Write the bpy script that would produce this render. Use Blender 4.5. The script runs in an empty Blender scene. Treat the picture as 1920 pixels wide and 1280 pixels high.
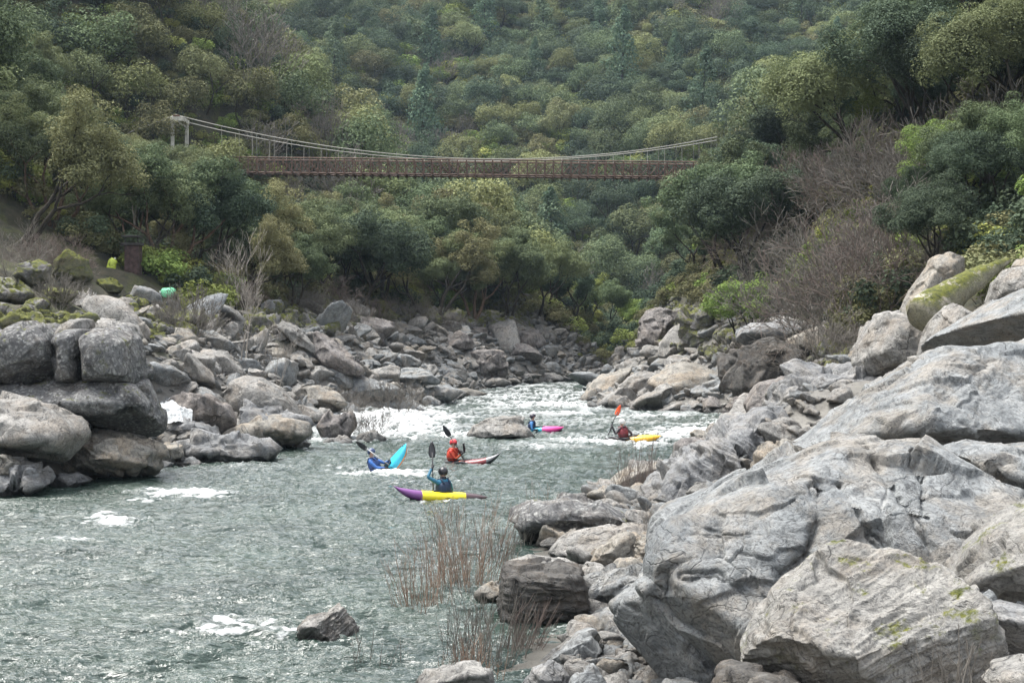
import bpy, bmesh, math, random
import numpy as np
from mathutils import Vector, Matrix, Euler
R_ = math.radians
F = 2773.0      # focal length in pixels of a 1920 wide frame
H = 5.3         # eye height above the river
HY = 593.0      # pixel row of the horizon
PI = math.pi
sc = bpy.context.scene
COL = sc.collection
rng = np.random.default_rng(7)
random.seed(7)

def P(px, py, Y):
    return np.array([(px-960)/F*Y, Y, H+(HY-py)/F*Y])
def PX(px, Y): return (px-960)/F*Y

# ---------- noise ----------
_g = np.random.default_rng(11)
_perm = np.concatenate([_g.permutation(256)]*3).astype(np.int32)
_grad = _g.normal(size=(256, 3)); _grad /= np.linalg.norm(_grad, axis=1)[:, None]
_grad = _grad.astype(np.float32)
def pn(p):
    p = np.asarray(p, np.float32)
    i = np.floor(p).astype(np.int32); f = p-i
    u = f*f*f*(f*(f*6-15)+10)
    i &= 255
    out = 0
    for dx in (0, 1):
        wx = u[:, 0] if dx else 1-u[:, 0]
        a = _perm[(i[:, 0]+dx) & 255]
        for dy in (0, 1):
            wy = wx*(u[:, 1] if dy else 1-u[:, 1])
            b = _perm[(a+i[:, 1]+dy) & 255]
            for dz in (0, 1):
                w = wy*(u[:, 2] if dz else 1-u[:, 2])
                g = _grad[_perm[(b+i[:, 2]+dz) & 255]]
                out = out + w*(g[:, 0]*(f[:, 0]-dx)+g[:, 1]*(f[:, 1]-dy)+g[:, 2]*(f[:, 2]-dz))
    return out*1.5
def fbm(p, o=4, lac=2.03, gain=0.5):
    s = 0; a = 1.0; q = np.asarray(p, np.float32)
    for k in range(o):
        s = s+a*pn(q+k*17.3); q = q*lac; a *= gain
    return s
def ridged(p, o=4, lac=2.07, gain=0.5):
    s = 0; a = 1.0; q = np.asarray(p, np.float32)
    for k in range(o):
        s = s+a*(1-2*np.abs(pn(q+k*31.7))); q = q*lac; a *= gain
    return s
def sstep(a, b, x):
    t = np.clip((x-a)/(b-a), 0, 1); return t*t*(3-2*t)

# ---------- mesh / object helpers ----------
def mesh_np(name, verts, faces, mats=(), mi=None, smooth=False, attrs=None):
    """faces: one array (n,k) or list of arrays of different k"""
    me = bpy.data.meshes.new(name)
    verts = np.ascontiguousarray(verts, np.float32)
    fl = faces if isinstance(faces, (list, tuple)) else [faces]
    fl = [np.asarray(f, np.int32) for f in fl if len(f)]
    me.vertices.add(len(verts)); me.vertices.foreach_set('co', verts.ravel())
    if fl:
        nf = sum(len(f) for f in fl); tot = np.concatenate([np.full(len(f), f.shape[1], np.int32) for f in fl])
        li = np.concatenate([f.ravel() for f in fl])
        me.loops.add(len(li)); me.loops.foreach_set('vertex_index', li)
        me.polygons.add(nf)
        me.polygons.foreach_set('loop_start', np.concatenate([[0], np.cumsum(tot)[:-1]]).astype(np.int32))
        me.polygons.foreach_set('loop_total', tot)
        for m in mats: me.materials.append(m)
        if mi is not None: me.polygons.foreach_set('material_index', np.asarray(mi, np.int32))
        me.polygons.foreach_set('use_smooth', np.full(nf, smooth))
    for k, v in (attrs or {}).items():
        a = me.attributes.new(k, 'FLOAT', 'POINT'); a.data.foreach_set('value', np.ascontiguousarray(v, np.float32))
    me.update(calc_edges=True)
    return me
def link(name, data, parent=None, loc=None):
    o = bpy.data.objects.new(name, data); COL.objects.link(o)
    if parent is not None: o.parent = parent
    if loc is not None: o.location = [float(v) for v in loc]
    return o
def tag(o, label=None, cat=None, group=None, kind=None):
    if label: o['label'] = label
    if cat: o['category'] = cat
    if group: o['group'] = group
    if kind: o['kind'] = kind
    return o
def copy_tree(o, parent=None):
    c = o.copy(); COL.objects.link(c)
    if parent is not None: c.parent = parent
    for ch in list(o.children): copy_tree(ch, c)
    return c

class MB:
    """collects tubes, boxes; builds one mesh"""
    def __init__(s): s.v = []; s.f = []; s.m = []; s.n = 0
    def add(s, v, f, m=0):
        v = np.asarray(v, float); s.v.append(v)
        for q in f: s.f.append([int(i)+s.n for i in q]); s.m.append(m)
        s.n += len(v)
    def tube(s, pts, rad, sides=6, m=0, cap=True):
        pts = [np.asarray(p, float) for p in pts]
        if not hasattr(rad, '__len__'): rad = [rad]*len(pts)
        vs = []; ref = np.array([0.31, 0.17, 0.93])
        for i, p in enumerate(pts):
            a = pts[max(i-1, 0)]; b = pts[min(i+1, len(pts)-1)]
            t = b-a; t = t/(np.linalg.norm(t)+1e-9)
            u = np.cross(t, ref); nu = np.linalg.norm(u)
            if nu < 0.05: u = np.cross(t, [1, 0, 0]); nu = np.linalg.norm(u)
            u /= nu; w = np.cross(t, u)
            for k in range(sides):
                an = 2*PI*k/sides
                vs.append(p+rad[i]*(math.cos(an)*u+math.sin(an)*w))
        fs = []
        for i in range(len(pts)-1):
            for k in range(sides):
                k2 = (k+1) % sides
                fs.append([i*sides+k, i*sides+k2, (i+1)*sides+k2, (i+1)*sides+k])
        if cap:
            fs.append(list(range(sides))[::-1]); fs.append([(len(pts)-1)*sides+k for k in range(sides)])
        s.add(vs, fs, m)
    def box(s, c, d, rot=None, m=0, bev=0.0):
        x, y, z = [t/2 for t in d]
        if bev > 0:
            b = min(bev, x*.49, y*.49, z*.49); vs = []; bm = bmesh.new(); bmesh.ops.create_cube(bm, size=1)
            for v in bm.verts: v.co = (v.co.x*2*x, v.co.y*2*y, v.co.z*2*z)
            bmesh.ops.bevel(bm, geom=bm.edges[:], offset=b, segments=2, affect='EDGES', profile=.6)
            bm.verts.index_update()
            vs = np.array([v.co[:] for v in bm.verts]); fs = [[v.index for v in f.verts] for f in bm.faces]; bm.free()
        else:
            vs = np.array([(i*x, j*y, k*z) for i in (-1, 1) for j in (-1, 1) for k in (-1, 1)])
            fs = [[0, 1, 3, 2], [4, 6, 7, 5], [0, 4, 5, 1], [2, 3, 7, 6], [0, 2, 6, 4], [1, 5, 7, 3]]
        if rot is not None: vs = vs@np.array(rot.to_matrix()).T if hasattr(rot, 'to_matrix') else vs@np.array(rot).T
        s.add(vs+np.asarray(c, float), fs, m)
    def mesh(s, name, mats, smooth=False):
        me = bpy.data.meshes.new(name)
        me.from_pydata([tuple(v) for v in np.concatenate(s.v)], [], s.f)
        for m in (mats if isinstance(mats, (list, tuple)) else [mats]): me.materials.append(m)
        me.polygons.foreach_set('material_index', s.m)
        me.polygons.foreach_set('use_smooth', [smooth]*len(s.f))
        me.update(); return me
    def build(s, name, mats, parent=None, smooth=False, loc=None):
        return link(name, s.mesh(name, mats, smooth), parent, loc)

# ---------- node helper ----------
def nmat(name):
    m = bpy.data.materials.new(name); m.use_nodes = True
    nt = m.node_tree; nt.nodes.clear()
    return m, nt
class N:
    def __init__(s, nt): s.nt = nt
    def __call__(s, t, **kw):
        n = s.nt.nodes.new(t)
        for k, v in kw.items():
            if k.startswith('i_'):
                key = k[2:]; key = int(key) if key.isdigit() else key.replace('_', ' ')
                sock = n.inputs[key]
                if isinstance(v, bpy.types.NodeSocket): s.nt.links.new(v, sock)
                else: sock.default_value = v
            else: setattr(n, k, v)
        return n
    def math(s, op, a, b=None, clamp=False):
        n = s.nt.nodes.new('ShaderNodeMath'); n.operation = op; n.use_clamp = clamp
        for i, v in enumerate((a, b)):
            if v is None: continue
            if isinstance(v, bpy.types.NodeSocket): s.nt.links.new(v, n.inputs[i])
            else: n.inputs[i].default_value = v
        return n.outputs[0]
    def mix(s, fac, a, b, blend='MIX'):
        n = s.nt.nodes.new('ShaderNodeMix'); n.data_type = 'RGBA'; n.blend_type = blend
        for i, v in ((0, fac), (6, a), (7, b)):
            if isinstance(v, bpy.types.NodeSocket): s.nt.links.new(v, n.inputs[i])
            elif i == 0: n.inputs[0].default_value = v
            else: n.inputs[i].default_value = (*v, 1) if len(v) == 3 else v
        return n.outputs[2]
    def ramp(s, fac, stops, interp='LINEAR'):
        n = s.nt.nodes.new('ShaderNodeValToRGB'); n.color_ramp.interpolation = interp
        el = n.color_ramp.elements
        while len(el) < len(stops): el.new(0.5)
        for e, (p, c) in zip(el, stops):
            e.position = p; e.color = (c, c, c, 1) if not hasattr(c, '__len__') else (*c, 1)
        s.nt.links.new(fac, n.inputs[0]); return n.outputs[0]
    def noise(s, vec, scale, detail=4, rough=.55, dist=0.0):
        n = s('ShaderNodeTexNoise', i_Scale=scale, i_Detail=detail, i_Roughness=rough, i_Distortion=dist)
        if vec is not None: s.nt.links.new(vec, n.inputs['Vector'])
        return n.outputs['Fac']

def simple_mat(name, col, rough=.5, var=.15, scale=8, metal=0, spec=.5, bump=0.0):
    m, nt = nmat(name); n = N(nt)
    tc = n('ShaderNodeTexCoord').outputs['Object']
    f = n.noise(tc, scale, 4)
    c2 = [min(1, c*(1-var*1.6)) for c in col]; c1 = [min(1, c*(1+var)) for c in col]
    c = n.mix(n.ramp(f, [(.3, 0.), (.7, 1.)]), c2, c1)
    b = n('ShaderNodeBsdfPrincipled', i_Base_Color=c, i_Roughness=rough, i_Metallic=metal)
    b.inputs['Specular IOR Level'].default_value = spec
    if bump:
        bp = n('ShaderNodeBump', i_Strength=bump, i_Distance=.02, i_Height=f); nt.links.new(bp.outputs[0], b.inputs['Normal'])
    o = n('ShaderNodeOutputMaterial'); nt.links.new(b.outputs[0], o.inputs[0])
    return m

def rock_mat(name, ca, cb, dark=(.05, .05, .052), lichen=.35, moss=.0, scale=1.0, tan=.25, wet=True, crack=.9, tancol=(.26, .20, .14), bump=.85, streak=0.0):
    m, nt = nmat(name); n = N(nt); L = nt.links
    tc = n('ShaderNodeTexCoord').outputs['Object']
    rnd = n('ShaderNodeObjectInfo').outputs['Random']
    off = n('ShaderNodeVectorMath', operation='ADD'); L.new(tc, off.inputs[0])
    cx = n('ShaderNodeCombineXYZ'); L.new(n.math('MULTIPLY', rnd, 37.), cx.inputs[0]); L.new(n.math('MULTIPLY', rnd, 71.), cx.inputs[2]); L.new(cx.outputs[0], off.inputs[1])
    v = off.outputs[0]
    # warp
    wn = n('ShaderNodeTexNoise', i_Scale=1.1*scale, i_Detail=4.); L.new(v, wn.inputs['Vector'])
    wv = n('ShaderNodeVectorMath', operation='SCALE'); L.new(wn.outputs['Color'], wv.inputs[0]); wv.inputs['Scale'].default_value = .9/scale
    va = n('ShaderNodeVectorMath', operation='ADD'); L.new(v, va.inputs[0]); L.new(wv.outputs[0], va.inputs[1]); w = va.outputs[0]
    big = n.noise(w, .8*scale, 5, .6)
    med = n.noise(w, 3.2*scale, 6, .65)
    fine = n.noise(w, 16*scale, 6, .7)
    c = n.mix(n.ramp(big, [(.32, 0.), (.68, 1.)]), ca, cb)
    c = n.mix(n.ramp(med, [(.30, .85), (.52, 0.)]), c, [t*.5 for t in ca])
    if tan:
        t = n.noise(v, .75*scale, 6, .7)
        c = n.mix(n.math('MULTIPLY', n.ramp(t, [(.47, 0.), (.60, 1.)]), tan), c, tancol)
    if lichen:
        l1 = n('ShaderNodeTexVoronoi', i_Scale=5*scale); L.new(w, l1.inputs['Vector'])
        lm = n.ramp(l1.outputs['Distance'], [(.08, 1.), (.55, 0.)])
        ln = n.noise(v, 2.2*scale, 4, .6)
        lf = n.math('MULTIPLY', n.math('MULTIPLY', lm, n.ramp(ln, [(.38, 0.), (.52, 1.)])), lichen)
        c = n.mix(lf, c, (.44, .44, .42))
        ds = n.noise(w, 9*scale, 3, .8)
        c = n.mix(n.math('MULTIPLY', n.ramp(ds, [(.56, 0.), (.66, 1.)]), min(1, lichen*1.6)), c, dark)
    if streak:
        mp = n('ShaderNodeMapping'); mp.inputs['Scale'].default_value = (6, 6, .5); L.new(v, mp.inputs[0])
        sn = n.noise(mp.outputs[0], 1.0, 4, .7)
        c = n.mix(n.math('MULTIPLY', n.ramp(sn, [(.48, 0.), (.66, 1.)]), streak), c, dark)
    c = n.mix(n.ramp(fine, [(.32, .85), (.50, 0.)]), c, dark)
    # long meandering joints and thin cleavage lines
    def line(src, wd): return n.ramp(n.math('ABSOLUTE', n.math('SUBTRACT', src, .5)), [(0., 1.), (wd, 0.)])
    gate = n.ramp(n.noise(v, 1.4*scale, 3), [(.42, 0.), (.58, 1.)])
    gate2 = n.ramp(n.noise(v, 2.1*scale, 3), [(.42, 1.), (.58, 0.)])
    ck = n.math('MULTIPLY', line(n.noise(w, .55*scale, 2.5, .5, .6), .0065), n.ramp(gate, [(0., .35), (1., 1.)]))
    mc_ = n('ShaderNodeMapping'); mc_.inputs['Rotation'].default_value = (.3, .5, .4); mc_.inputs['Scale'].default_value = (1, .7, 4.2); L.new(w, mc_.inputs[0])
    cl = n.noise(mc_.outputs[0], 1.25*scale, 4, .6, .3)
    ck2 = n.math('MULTIPLY', line(cl, .012), gate)
    ck3 = n.math('MULTIPLY', line(n.noise(w, 2.6*scale, 3, .55, 1.), .012), gate2)
    ckt = n.math('MAXIMUM', ck, n.math('MAXIMUM', n.math('MULTIPLY', ck2, .8), n.math('MULTIPLY', ck3, .25)))
    c = n.mix(n.math('MULTIPLY', ckt, crack*.85), c, [t*.5 for t in dark])
    c = n.mix(n.math('MULTIPLY', n.ramp(cl, [(.5, 0.), (.62, .5)]), gate), c, [t*.62 for t in ca])
    geo = n('ShaderNodeNewGeometry')
    nz = n('ShaderNodeSeparateXYZ'); L.new(geo.outputs['Normal'], nz.inputs[0])
    if moss:
        mn = n.noise(v, 1.6*scale, 6, .7)
        mf = n.math('MULTIPLY', n.ramp(nz.outputs[2], [(.0, .35), (.6, 1.)]), n.ramp(mn, [(.62-moss*.42, 0.), (.70-moss*.4, 1.)]))
        mc = n.mix(n.ramp(n.noise(v, 6*scale, 4), [(.3, 0.), (.7, 1.)]), (.040, .050, .012), (.150, .155, .024))
        c = n.mix(mf, c, mc)
    rough = .82
    rs = None
    if wet:
        pz = n('ShaderNodeSeparateXYZ'); L.new(geo.outputs['Position'], pz.inputs[0])
        zz = n.math('ADD', pz.outputs[2], n.math('MULTIPLY', n.math('SUBTRACT', med, .5), .5))
        wf = n.ramp(zz, [(.06, 1.), (.38, 0.)])
        c = n.mix(n.math('MULTIPLY', wf, .7), c, [t*.45 for t in dark])
        rs = n.math('SUBTRACT', rough, n.math('MULTIPLY', wf, .5))
    spk = n.ramp(n.noise(v, 26*scale, 3, .8), [(.55, 0.), (.63, 1.)]); spg = n.ramp(n.noise(v, 1.1*scale, 5, .7), [(.46, 0.), (.62, 1.)])
    c = n.mix(n.math('MULTIPLY', n.math('MULTIPLY', spk, spg), .75), c, dark)
    b = n('ShaderNodeBsdfPrincipled', i_Base_Color=c, i_Roughness=rough)
    b.inputs['Specular IOR Level'].default_value = .3
    if rs is not None: L.new(rs, b.inputs['Roughness'])
    h = n.math('ADD', n.math('MULTIPLY', med, .8), n.math('MULTIPLY', fine, .35))
    h = n.math('SUBTRACT', h, n.math('MULTIPLY', ckt, .5*crack))
    bp = n('ShaderNodeBump', i_Strength=bump, i_Distance=.12/scale, i_Height=h)
    L.new(bp.outputs[0], b.inputs['Normal'])
    o = n('ShaderNodeOutputMaterial'); L.new(b.outputs[0], o.inputs[0])
    return m

def leaf_mat(name, c1, c2, c3, rough=.75, transl=.15):
    m, nt = nmat(name); n = N(nt); L = nt.links
    at = n('ShaderNodeAttribute', attribute_name='tint').outputs['Fac']
    rnd = n('ShaderNodeObjectInfo').outputs['Random']
    c = n.mix(at, c1, c2)
    c = n.mix(n.math('MULTIPLY', n.ramp(rnd, [(.45, 0.), (1., 1.)]), .75), c, c3)
    hs = n('ShaderNodeHueSaturation', i_Color=c)
    L.new(n.math('ADD', n.math('MULTIPLY', n.math('FRACT', n.math('MULTIPLY', rnd, 7.3)), .5), .75), hs.inputs['Value'])
    L.new(n.math('ADD', n.math('MULTIPLY', n.math('FRACT', n.math('MULTIPLY', rnd, 3.7)), .035), .483), hs.inputs['Hue'])
    c = hs.outputs[0]
    b = n('ShaderNodeBsdfPrincipled', i_Base_Color=c, i_Roughness=rough)
    b.inputs['Specular IOR Level'].default_value = .08
    t = n('ShaderNodeBsdfTranslucent'); L.new(c, t.inputs[0])
    mx = n('ShaderNodeMixShader', i_0=transl); L.new(b.outputs[0], mx.inputs[1]); L.new(t.outputs[0], mx.inputs[2])
    o = n('ShaderNodeOutputMaterial'); L.new(mx.outputs[0], o.inputs[0])
    return m

def bark_mat(name, c1, c2, sc_=5):
    m, nt = nmat(name); n = N(nt); L = nt.links
    tc = n('ShaderNodeTexCoord').outputs['Object']
    f = n.noise(tc, sc_, 5, .7)
    c = n.mix(n.ramp(f, [(.35, 0.), (.65, 1.)]), c1, c2)
    b = n('ShaderNodeBsdfPrincipled', i_Base_Color=c, i_Roughness=.9)
    b.inputs['Specular IOR Level'].default_value = .2
    o = n('ShaderNodeOutputMaterial'); L.new(b.outputs[0], o.inputs[0])
    return m

M = {}
M['pale'] = rock_mat('rock_pale_blue_grey', (.180, .194, .202), (.298, .308, .306), lichen=.26, tan=.50, crack=.6, scale=1.25, tancol=(.27, .23, .18))
M['bluish'] = rock_mat('rock_blue_grey', (0.168, 0.176, 0.185), (0.277, 0.277, 0.273), lichen=.15, tan=.4, scale=1.6, crack=.9, tancol=(.28, .25, .21))
M['tanrock'] = rock_mat('rock_tan_grey', (0.218, 0.210, 0.189), (0.319, 0.294, 0.252), lichen=.25, tan=.55, scale=1.8, moss=0.0, tancol=(.30, .235, .165))
M['boulder'] = rock_mat('rock_grey_boulder', (0.210, 0.206, 0.193), (0.344, 0.332, 0.311), lichen=.25, tan=.35, scale=1.1)
M['darklichen'] = rock_mat('rock_dark_lichen', (0.100, 0.100, 0.104), (0.200, 0.200, 0.195), lichen=.9, tan=.2, scale=1.5, moss=.10)
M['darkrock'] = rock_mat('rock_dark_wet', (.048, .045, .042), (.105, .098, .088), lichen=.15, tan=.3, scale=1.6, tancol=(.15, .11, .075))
M['redrock'] = rock_mat('rock_brown_purple', (.185, .168, .160), (.275, .255, .240), lichen=.2, tan=.3, scale=.9, streak=.7)
M['mossy'] = rock_mat('rock_mossy', (0.120, 0.120, 0.110), (0.202, 0.193, 0.200), lichen=.3, moss=.42, scale=1.2)
M['mossbright'] = rock_mat('rock_bright_moss', (0.140, 0.140, 0.100), (0.185, 0.185, 0.160), lichen=.1, moss=1.25, scale=1.2)
M['mosshint'] = rock_mat('rock_moss_hint', (.220, .215, .202), (.315, .305, .280), lichen=.22, tan=.35, moss=.12, scale=1.7, tancol=(.22, .175, .13), crack=.7)
M['orange'] = rock_mat('rock_orange', (0.353, 0.185, 0.100), (0.420, 0.269, 0.180), lichen=.1, tan=.0, scale=1.5)
# ---------- the lie of the land ----------
XL = np.array([(0, -24), (20, -22), (34, -19), (43, -15.6), (47, -14.6), (51, -12.2), (56, -10.9), (62, -8.8), (68, -9.5), (76, -8.6), (82, -6.2), (90, -4.7), (97, -3.6), (107, -2.8), (116, 1.0), (123, 5.5), (131, 7.6), (150, 9.5), (175, 13), (200, 16), (260, 20), (600, 20)], float)
XR = np.array([(0, -4), (10, -1), (14, .6), (18, .5), (21, .6), (23, .8), (27, 1.4), (34, .9), (40, 1.4), (46, 3.4), (54, 6.2), (65, 9.2), (72, 12), (79, 13.2), (82, 9.6), (85, 5.6), (100, 5.9), (110, 7), (123, 8.3), (131, 8.6), (150, 10.5), (175, 14), (200, 17), (260, 21), (600, 21)], float)
XH = np.array([(0, -4), (10, 0), (14, 1.2), (21, 1.6), (27, 2.6), (40, 3.6), (54, 8.2), (65, 11.5), (79, 13.6), (90, 12.6), (110, 11.8), (131, 11.2), (150, 13), (175, 20), (200, 26), (260, 30), (600, 30)], float)
PL = np.array([(-5, -1.5), (0, 0), (3, 2.2), (6, 4.2), (12, 6.1), (20, 9.6), (30, 18), (45, 32.5), (80, 68), (200, 160)], float)
PR = np.array([(-5, 0), (0, 0), (2, 2.2), (5, 6.2), (9, 11), (15, 17), (25, 27), (50, 50), (200, 175)], float)
def ground(X, Y, rough=True):
    X = np.asarray(X, float); Y = np.asarray(Y, float)
    xl = np.interp(Y, XL[:, 0], XL[:, 1]); xr = np.interp(Y, XR[:, 0], XR[:, 1]); xh = np.interp(Y, XH[:, 0], XH[:, 1])
    zl = np.interp(xl-X, PL[:, 0], PL[:, 1]); zr = np.interp(X-xh, PR[:, 0], PR[:, 1])
    bar = np.clip((X-xr)/np.maximum(xh-xr, .3), -2, 1)*np.minimum(1.5, (xh-xr)*.5+.1)
    zr = (np.maximum(zr, 0)+bar)*np.interp(Y, [12, 30, 45, 60, 78], [.12, .17, .33, .62, 1])
    z = np.where(xl-X > -1.2, zl, np.maximum(-1.4, np.maximum(zl, np.minimum(zr, 0))))
    z = np.maximum(z, np.where(X > xr-1.5, zr, -1.4))
    # the spur of the left hill falls away past 178 m; the right one past 185 m
    z = np.where((z > 6.2) & (X < 5), 6.2+(z-6.2)*np.interp(Y, [84, 102, 141, 154], [1, .60, .52, 1]), z)
    fall = np.clip((Y-178), 0, None)*.95
    z = np.where(z > 2, np.maximum(2, z-fall), z)
    z = z+np.clip(Y-131, 0, 60)*.035+np.clip((131.5-Y), -6, 0)*-.22*(Y > 131)
    zb = (Y-206)*.50+3+.10*np.abs(X-5)*(Y > 206)
    z = np.maximum(z, zb)
    if rough:
        sh = X.shape; q = np.stack([X.ravel(), Y.ravel(), np.zeros(X.size)], 1)
        amp = np.clip((z.ravel()+.3)*.5, 0.05, 1.0)
        a2 = np.clip((z.ravel()-8)*.12, 0, 1)
        nz = (fbm(q*.16, 3)*.9+ridged(q*.55, 3)*.28)*amp + fbm(q*.03+9, 3)*7*a2*sstep(180, 260, q[:, 1])+fbm(q*.05+3, 3)*2.2*a2
        z = z+nz.reshape(sh)
    return z
def gz(x, y): return float(ground(np.array([x]), np.array([y]))[0])

def ground_material():
    m, nt = nmat('bank_ground'); n = N(nt); L = nt.links
    geo = n('ShaderNodeNewGeometry'); pos = geo.outputs['Position']
    sp = n('ShaderNodeSeparateXYZ'); L.new(pos, sp.inputs[0])
    big = n.noise(pos, .35, 5, .65); med = n.noise(pos, 1.7, 6, .7); fine = n.noise(pos, 9, 5, .7)
    rock = n.mix(n.ramp(big, [(.35, 0.), (.65, 1.)]), (.11, .105, .095), (.22, .21, .19))
    rock = n.mix(n.ramp(med, [(.3, .7), (.5, 0.)]), rock, (.07, .065, .055))
    litter = n.mix(n.ramp(med, [(.35, 0.), (.65, 1.)]), (.022, .024, .013), (.060, .052, .032))
    gr = n.mix(n.ramp(fine, [(.4, 0.), (.6, 1.)]), (.035, .045, .016), (.09, .095, .03))
    litter = n.mix(n.ramp(n.noise(pos, .6, 4), [(.5, 0.), (.6, .7)]), litter, gr)
    zz = n.math('ADD', sp.outputs[2], n.math('MULTIPLY', n.math('SUBTRACT', big, .5), 5.))
    f = n.ramp(n.math('MULTIPLY', zz, .1), [(.30, 0.), (.50, 1.)])
    far = n.math('GREATER_THAN', sp.outputs[1], 140.)
    f = n.math('MAXIMUM', f, far)
    c = n.mix(f, rock, litter)
    wf = n.ramp(sp.outputs[2], [(.05, 1.), (.3, 0.)])
    c = n.mix(n.math('MULTIPLY', wf, .7), c, (.04, .038, .03))
    b = n('ShaderNodeBsdfPrincipled', i_Base_Color=c, i_Roughness=.9)
    h = n.math('ADD', med, n.math('MULTIPLY', fine, .4))
    bp = n('ShaderNodeBump', i_Strength=.7, i_Distance=.15, i_Height=h); L.new(bp.outputs[0], b.inputs['Normal'])
    o = n('ShaderNodeOutputMaterial'); L.new(b.outputs[0], o.inputs[0])
    return m

def build_terrain():
    ys = [-60.0]; y = -60.0
    while y < 620:
        y += .45 if 8 < y < 140 else (1.2 if y < 260 and y > 0 else 4.0); ys.append(y)
    xs = [-420.0]; x = -420.0
    while x < 420:
        x += .4 if -32 < x < 34 else (1.5 if abs(x) < 90 else 6.0); xs.append(x)
    ys = np.array(ys); xs = np.array(xs)
    X, Y = np.meshgrid(xs, ys); Z = ground(X, Y)
    nx = len(xs); ny = len(ys)
    i = np.arange(nx*ny).reshape(ny, nx)
    f = np.stack([i[:-1, :-1], i[:-1, 1:], i[1:, 1:], i[1:, :-1]], -1).reshape(-1, 4)
    me = mesh_np('terrain', np.stack([X, Y, Z], -1).reshape(-1, 3), f, [ground_material()], smooth=True)
    tag(link('terrain', me), kind='structure')

# foam patches, authored in photo pixels on the water plane: (px, py, rx, ry, strength)
FOAM = [(345, 926, 95, 8, 1.1), (270, 938, 70, 5, .6), (215, 979, 52, 12, 1.25), (120, 1017, 75, 5, .75), (450, 1180, 100, 22, .85), (360, 1195, 70, 9, .6),
        (620, 1200, 110, 25, .45), (700, 803, 120, 18, 1.25), (770, 785, 85, 13, 1.0), (640, 825, 80, 7, .9), (860, 815, 70, 9, .8),
        (1290, 815, 100, 14, 1.0), (1380, 798, 60, 9, 1.0), (1130, 828, 90, 8, .9), (1215, 835, 45, 7, .8), (1020, 760, 110, 6, .7), (1050, 777, 80, 4, .7), (1220, 782, 100, 5, .6), (960, 745, 80, 5, .5),
        (725, 888, 80, 6, 1.2), (790, 905, 160, 4, .5), (840, 945, 100, 4, .55), (1000, 905, 120, 5, .3), (1010, 840, 120, 7, .55), (560, 1030, 60, 9, .35), (100, 920, 80, 6, .35), (480, 880, 130, 9, .4), (640, 880, 60, 9, .4), (20, 1100, 60, 8, .4), (610, 1100, 60, 6, .35),
        (850, 1130, 120, 12, .4), (1050, 1180, 70, 25, .45), (900, 1010, 40, 6, .3), (1000, 745, 220, 25, .35), (1120, 795, 200, 30, .25)]
def water_fields(X, Y):
    px = 960+X/Y*F; py = HY+H*F/Y
    rap = np.zeros_like(X); fo = np.zeros_like(X)
    for (cx, cy, rx, ry, s) in FOAM:
        rx = rx*1.25; ry = ry*1.25
        d = ((px-cx)/rx)**2+((py-cy)/ry)**2
        g = np.exp(-d*1.1)
        fo = np.maximum(fo, g*s); rap = np.maximum(rap, g*min(1, s))
    return rap, fo
def water_height(X, Y):
    sh = X.shape; x = X.ravel(); y = Y.ravel()
    rap, fo = water_fields(x, y)
    q = np.stack([x, y, np.zeros_like(x)], 1)
    w = np.stack([fbm(q*.5+5, 2), fbm(q*.5+25, 2), 0*x], 1)*.5
    swell = fbm((q+w)*[.28, .42, 1], 3)
    wq = q+w; wq[:, 0] += wq[:, 1]*.12
    chop = ridged(wq*[.50, 1.9, 1]+3, 3)-.8
    rip = ridged(wq*[1.35, 5.0, 1]+7, 3)-.8
    fine = ridged(wq*[4.0, 13, 1]+11, 2)-.6
    calm = .30+.85*sstep(-.35, .35, fbm(q*[.16, .30, 1]+50, 3))
    calm = np.maximum(calm, np.minimum(1.2, .6+fo)); rip = rip*calm; fine = fine*calm
    far = sstep(35, 90, y)
    h = swell*.085+chop*(.080+.05*far+.05*rap)+rip*(.042+.02*far+.02*rap)+fine*.007
    # a standing wave at each strong patch
    h = h+rap**2*.05
    # the rapid on the far left drops towards us
    h = h+.45*np.exp(-(((x+8.3)/2.6)**2))*sstep(64, 76, y)*(1-sstep(84, 90, y))
    nf = fbm(q*[1.5, 3.4, 1]+2, 5, 2.1, .62)*.5+.5
    crest = sstep(-.10, .62, chop*.65+rip*.50+swell*.35)
    streak = sstep(.62, 1.0, fbm((q+w)*[.5, 1.6, 1]+40, 5, 2.1, .65)*.5+.5)
    foam = sstep(.45, 1.35, fo*1.05+(nf-.5)*2.4*(.25+np.minimum(fo, 1)))*(fo > .04)
    foam = np.maximum(foam, crest*(.0+.40*far+.5*np.minimum(fo, 1)))
    foam = np.maximum(foam, streak*(.03+.30*far)*calm)
    return h.reshape(sh), np.clip(foam, 0, 1).reshape(sh)

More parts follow.
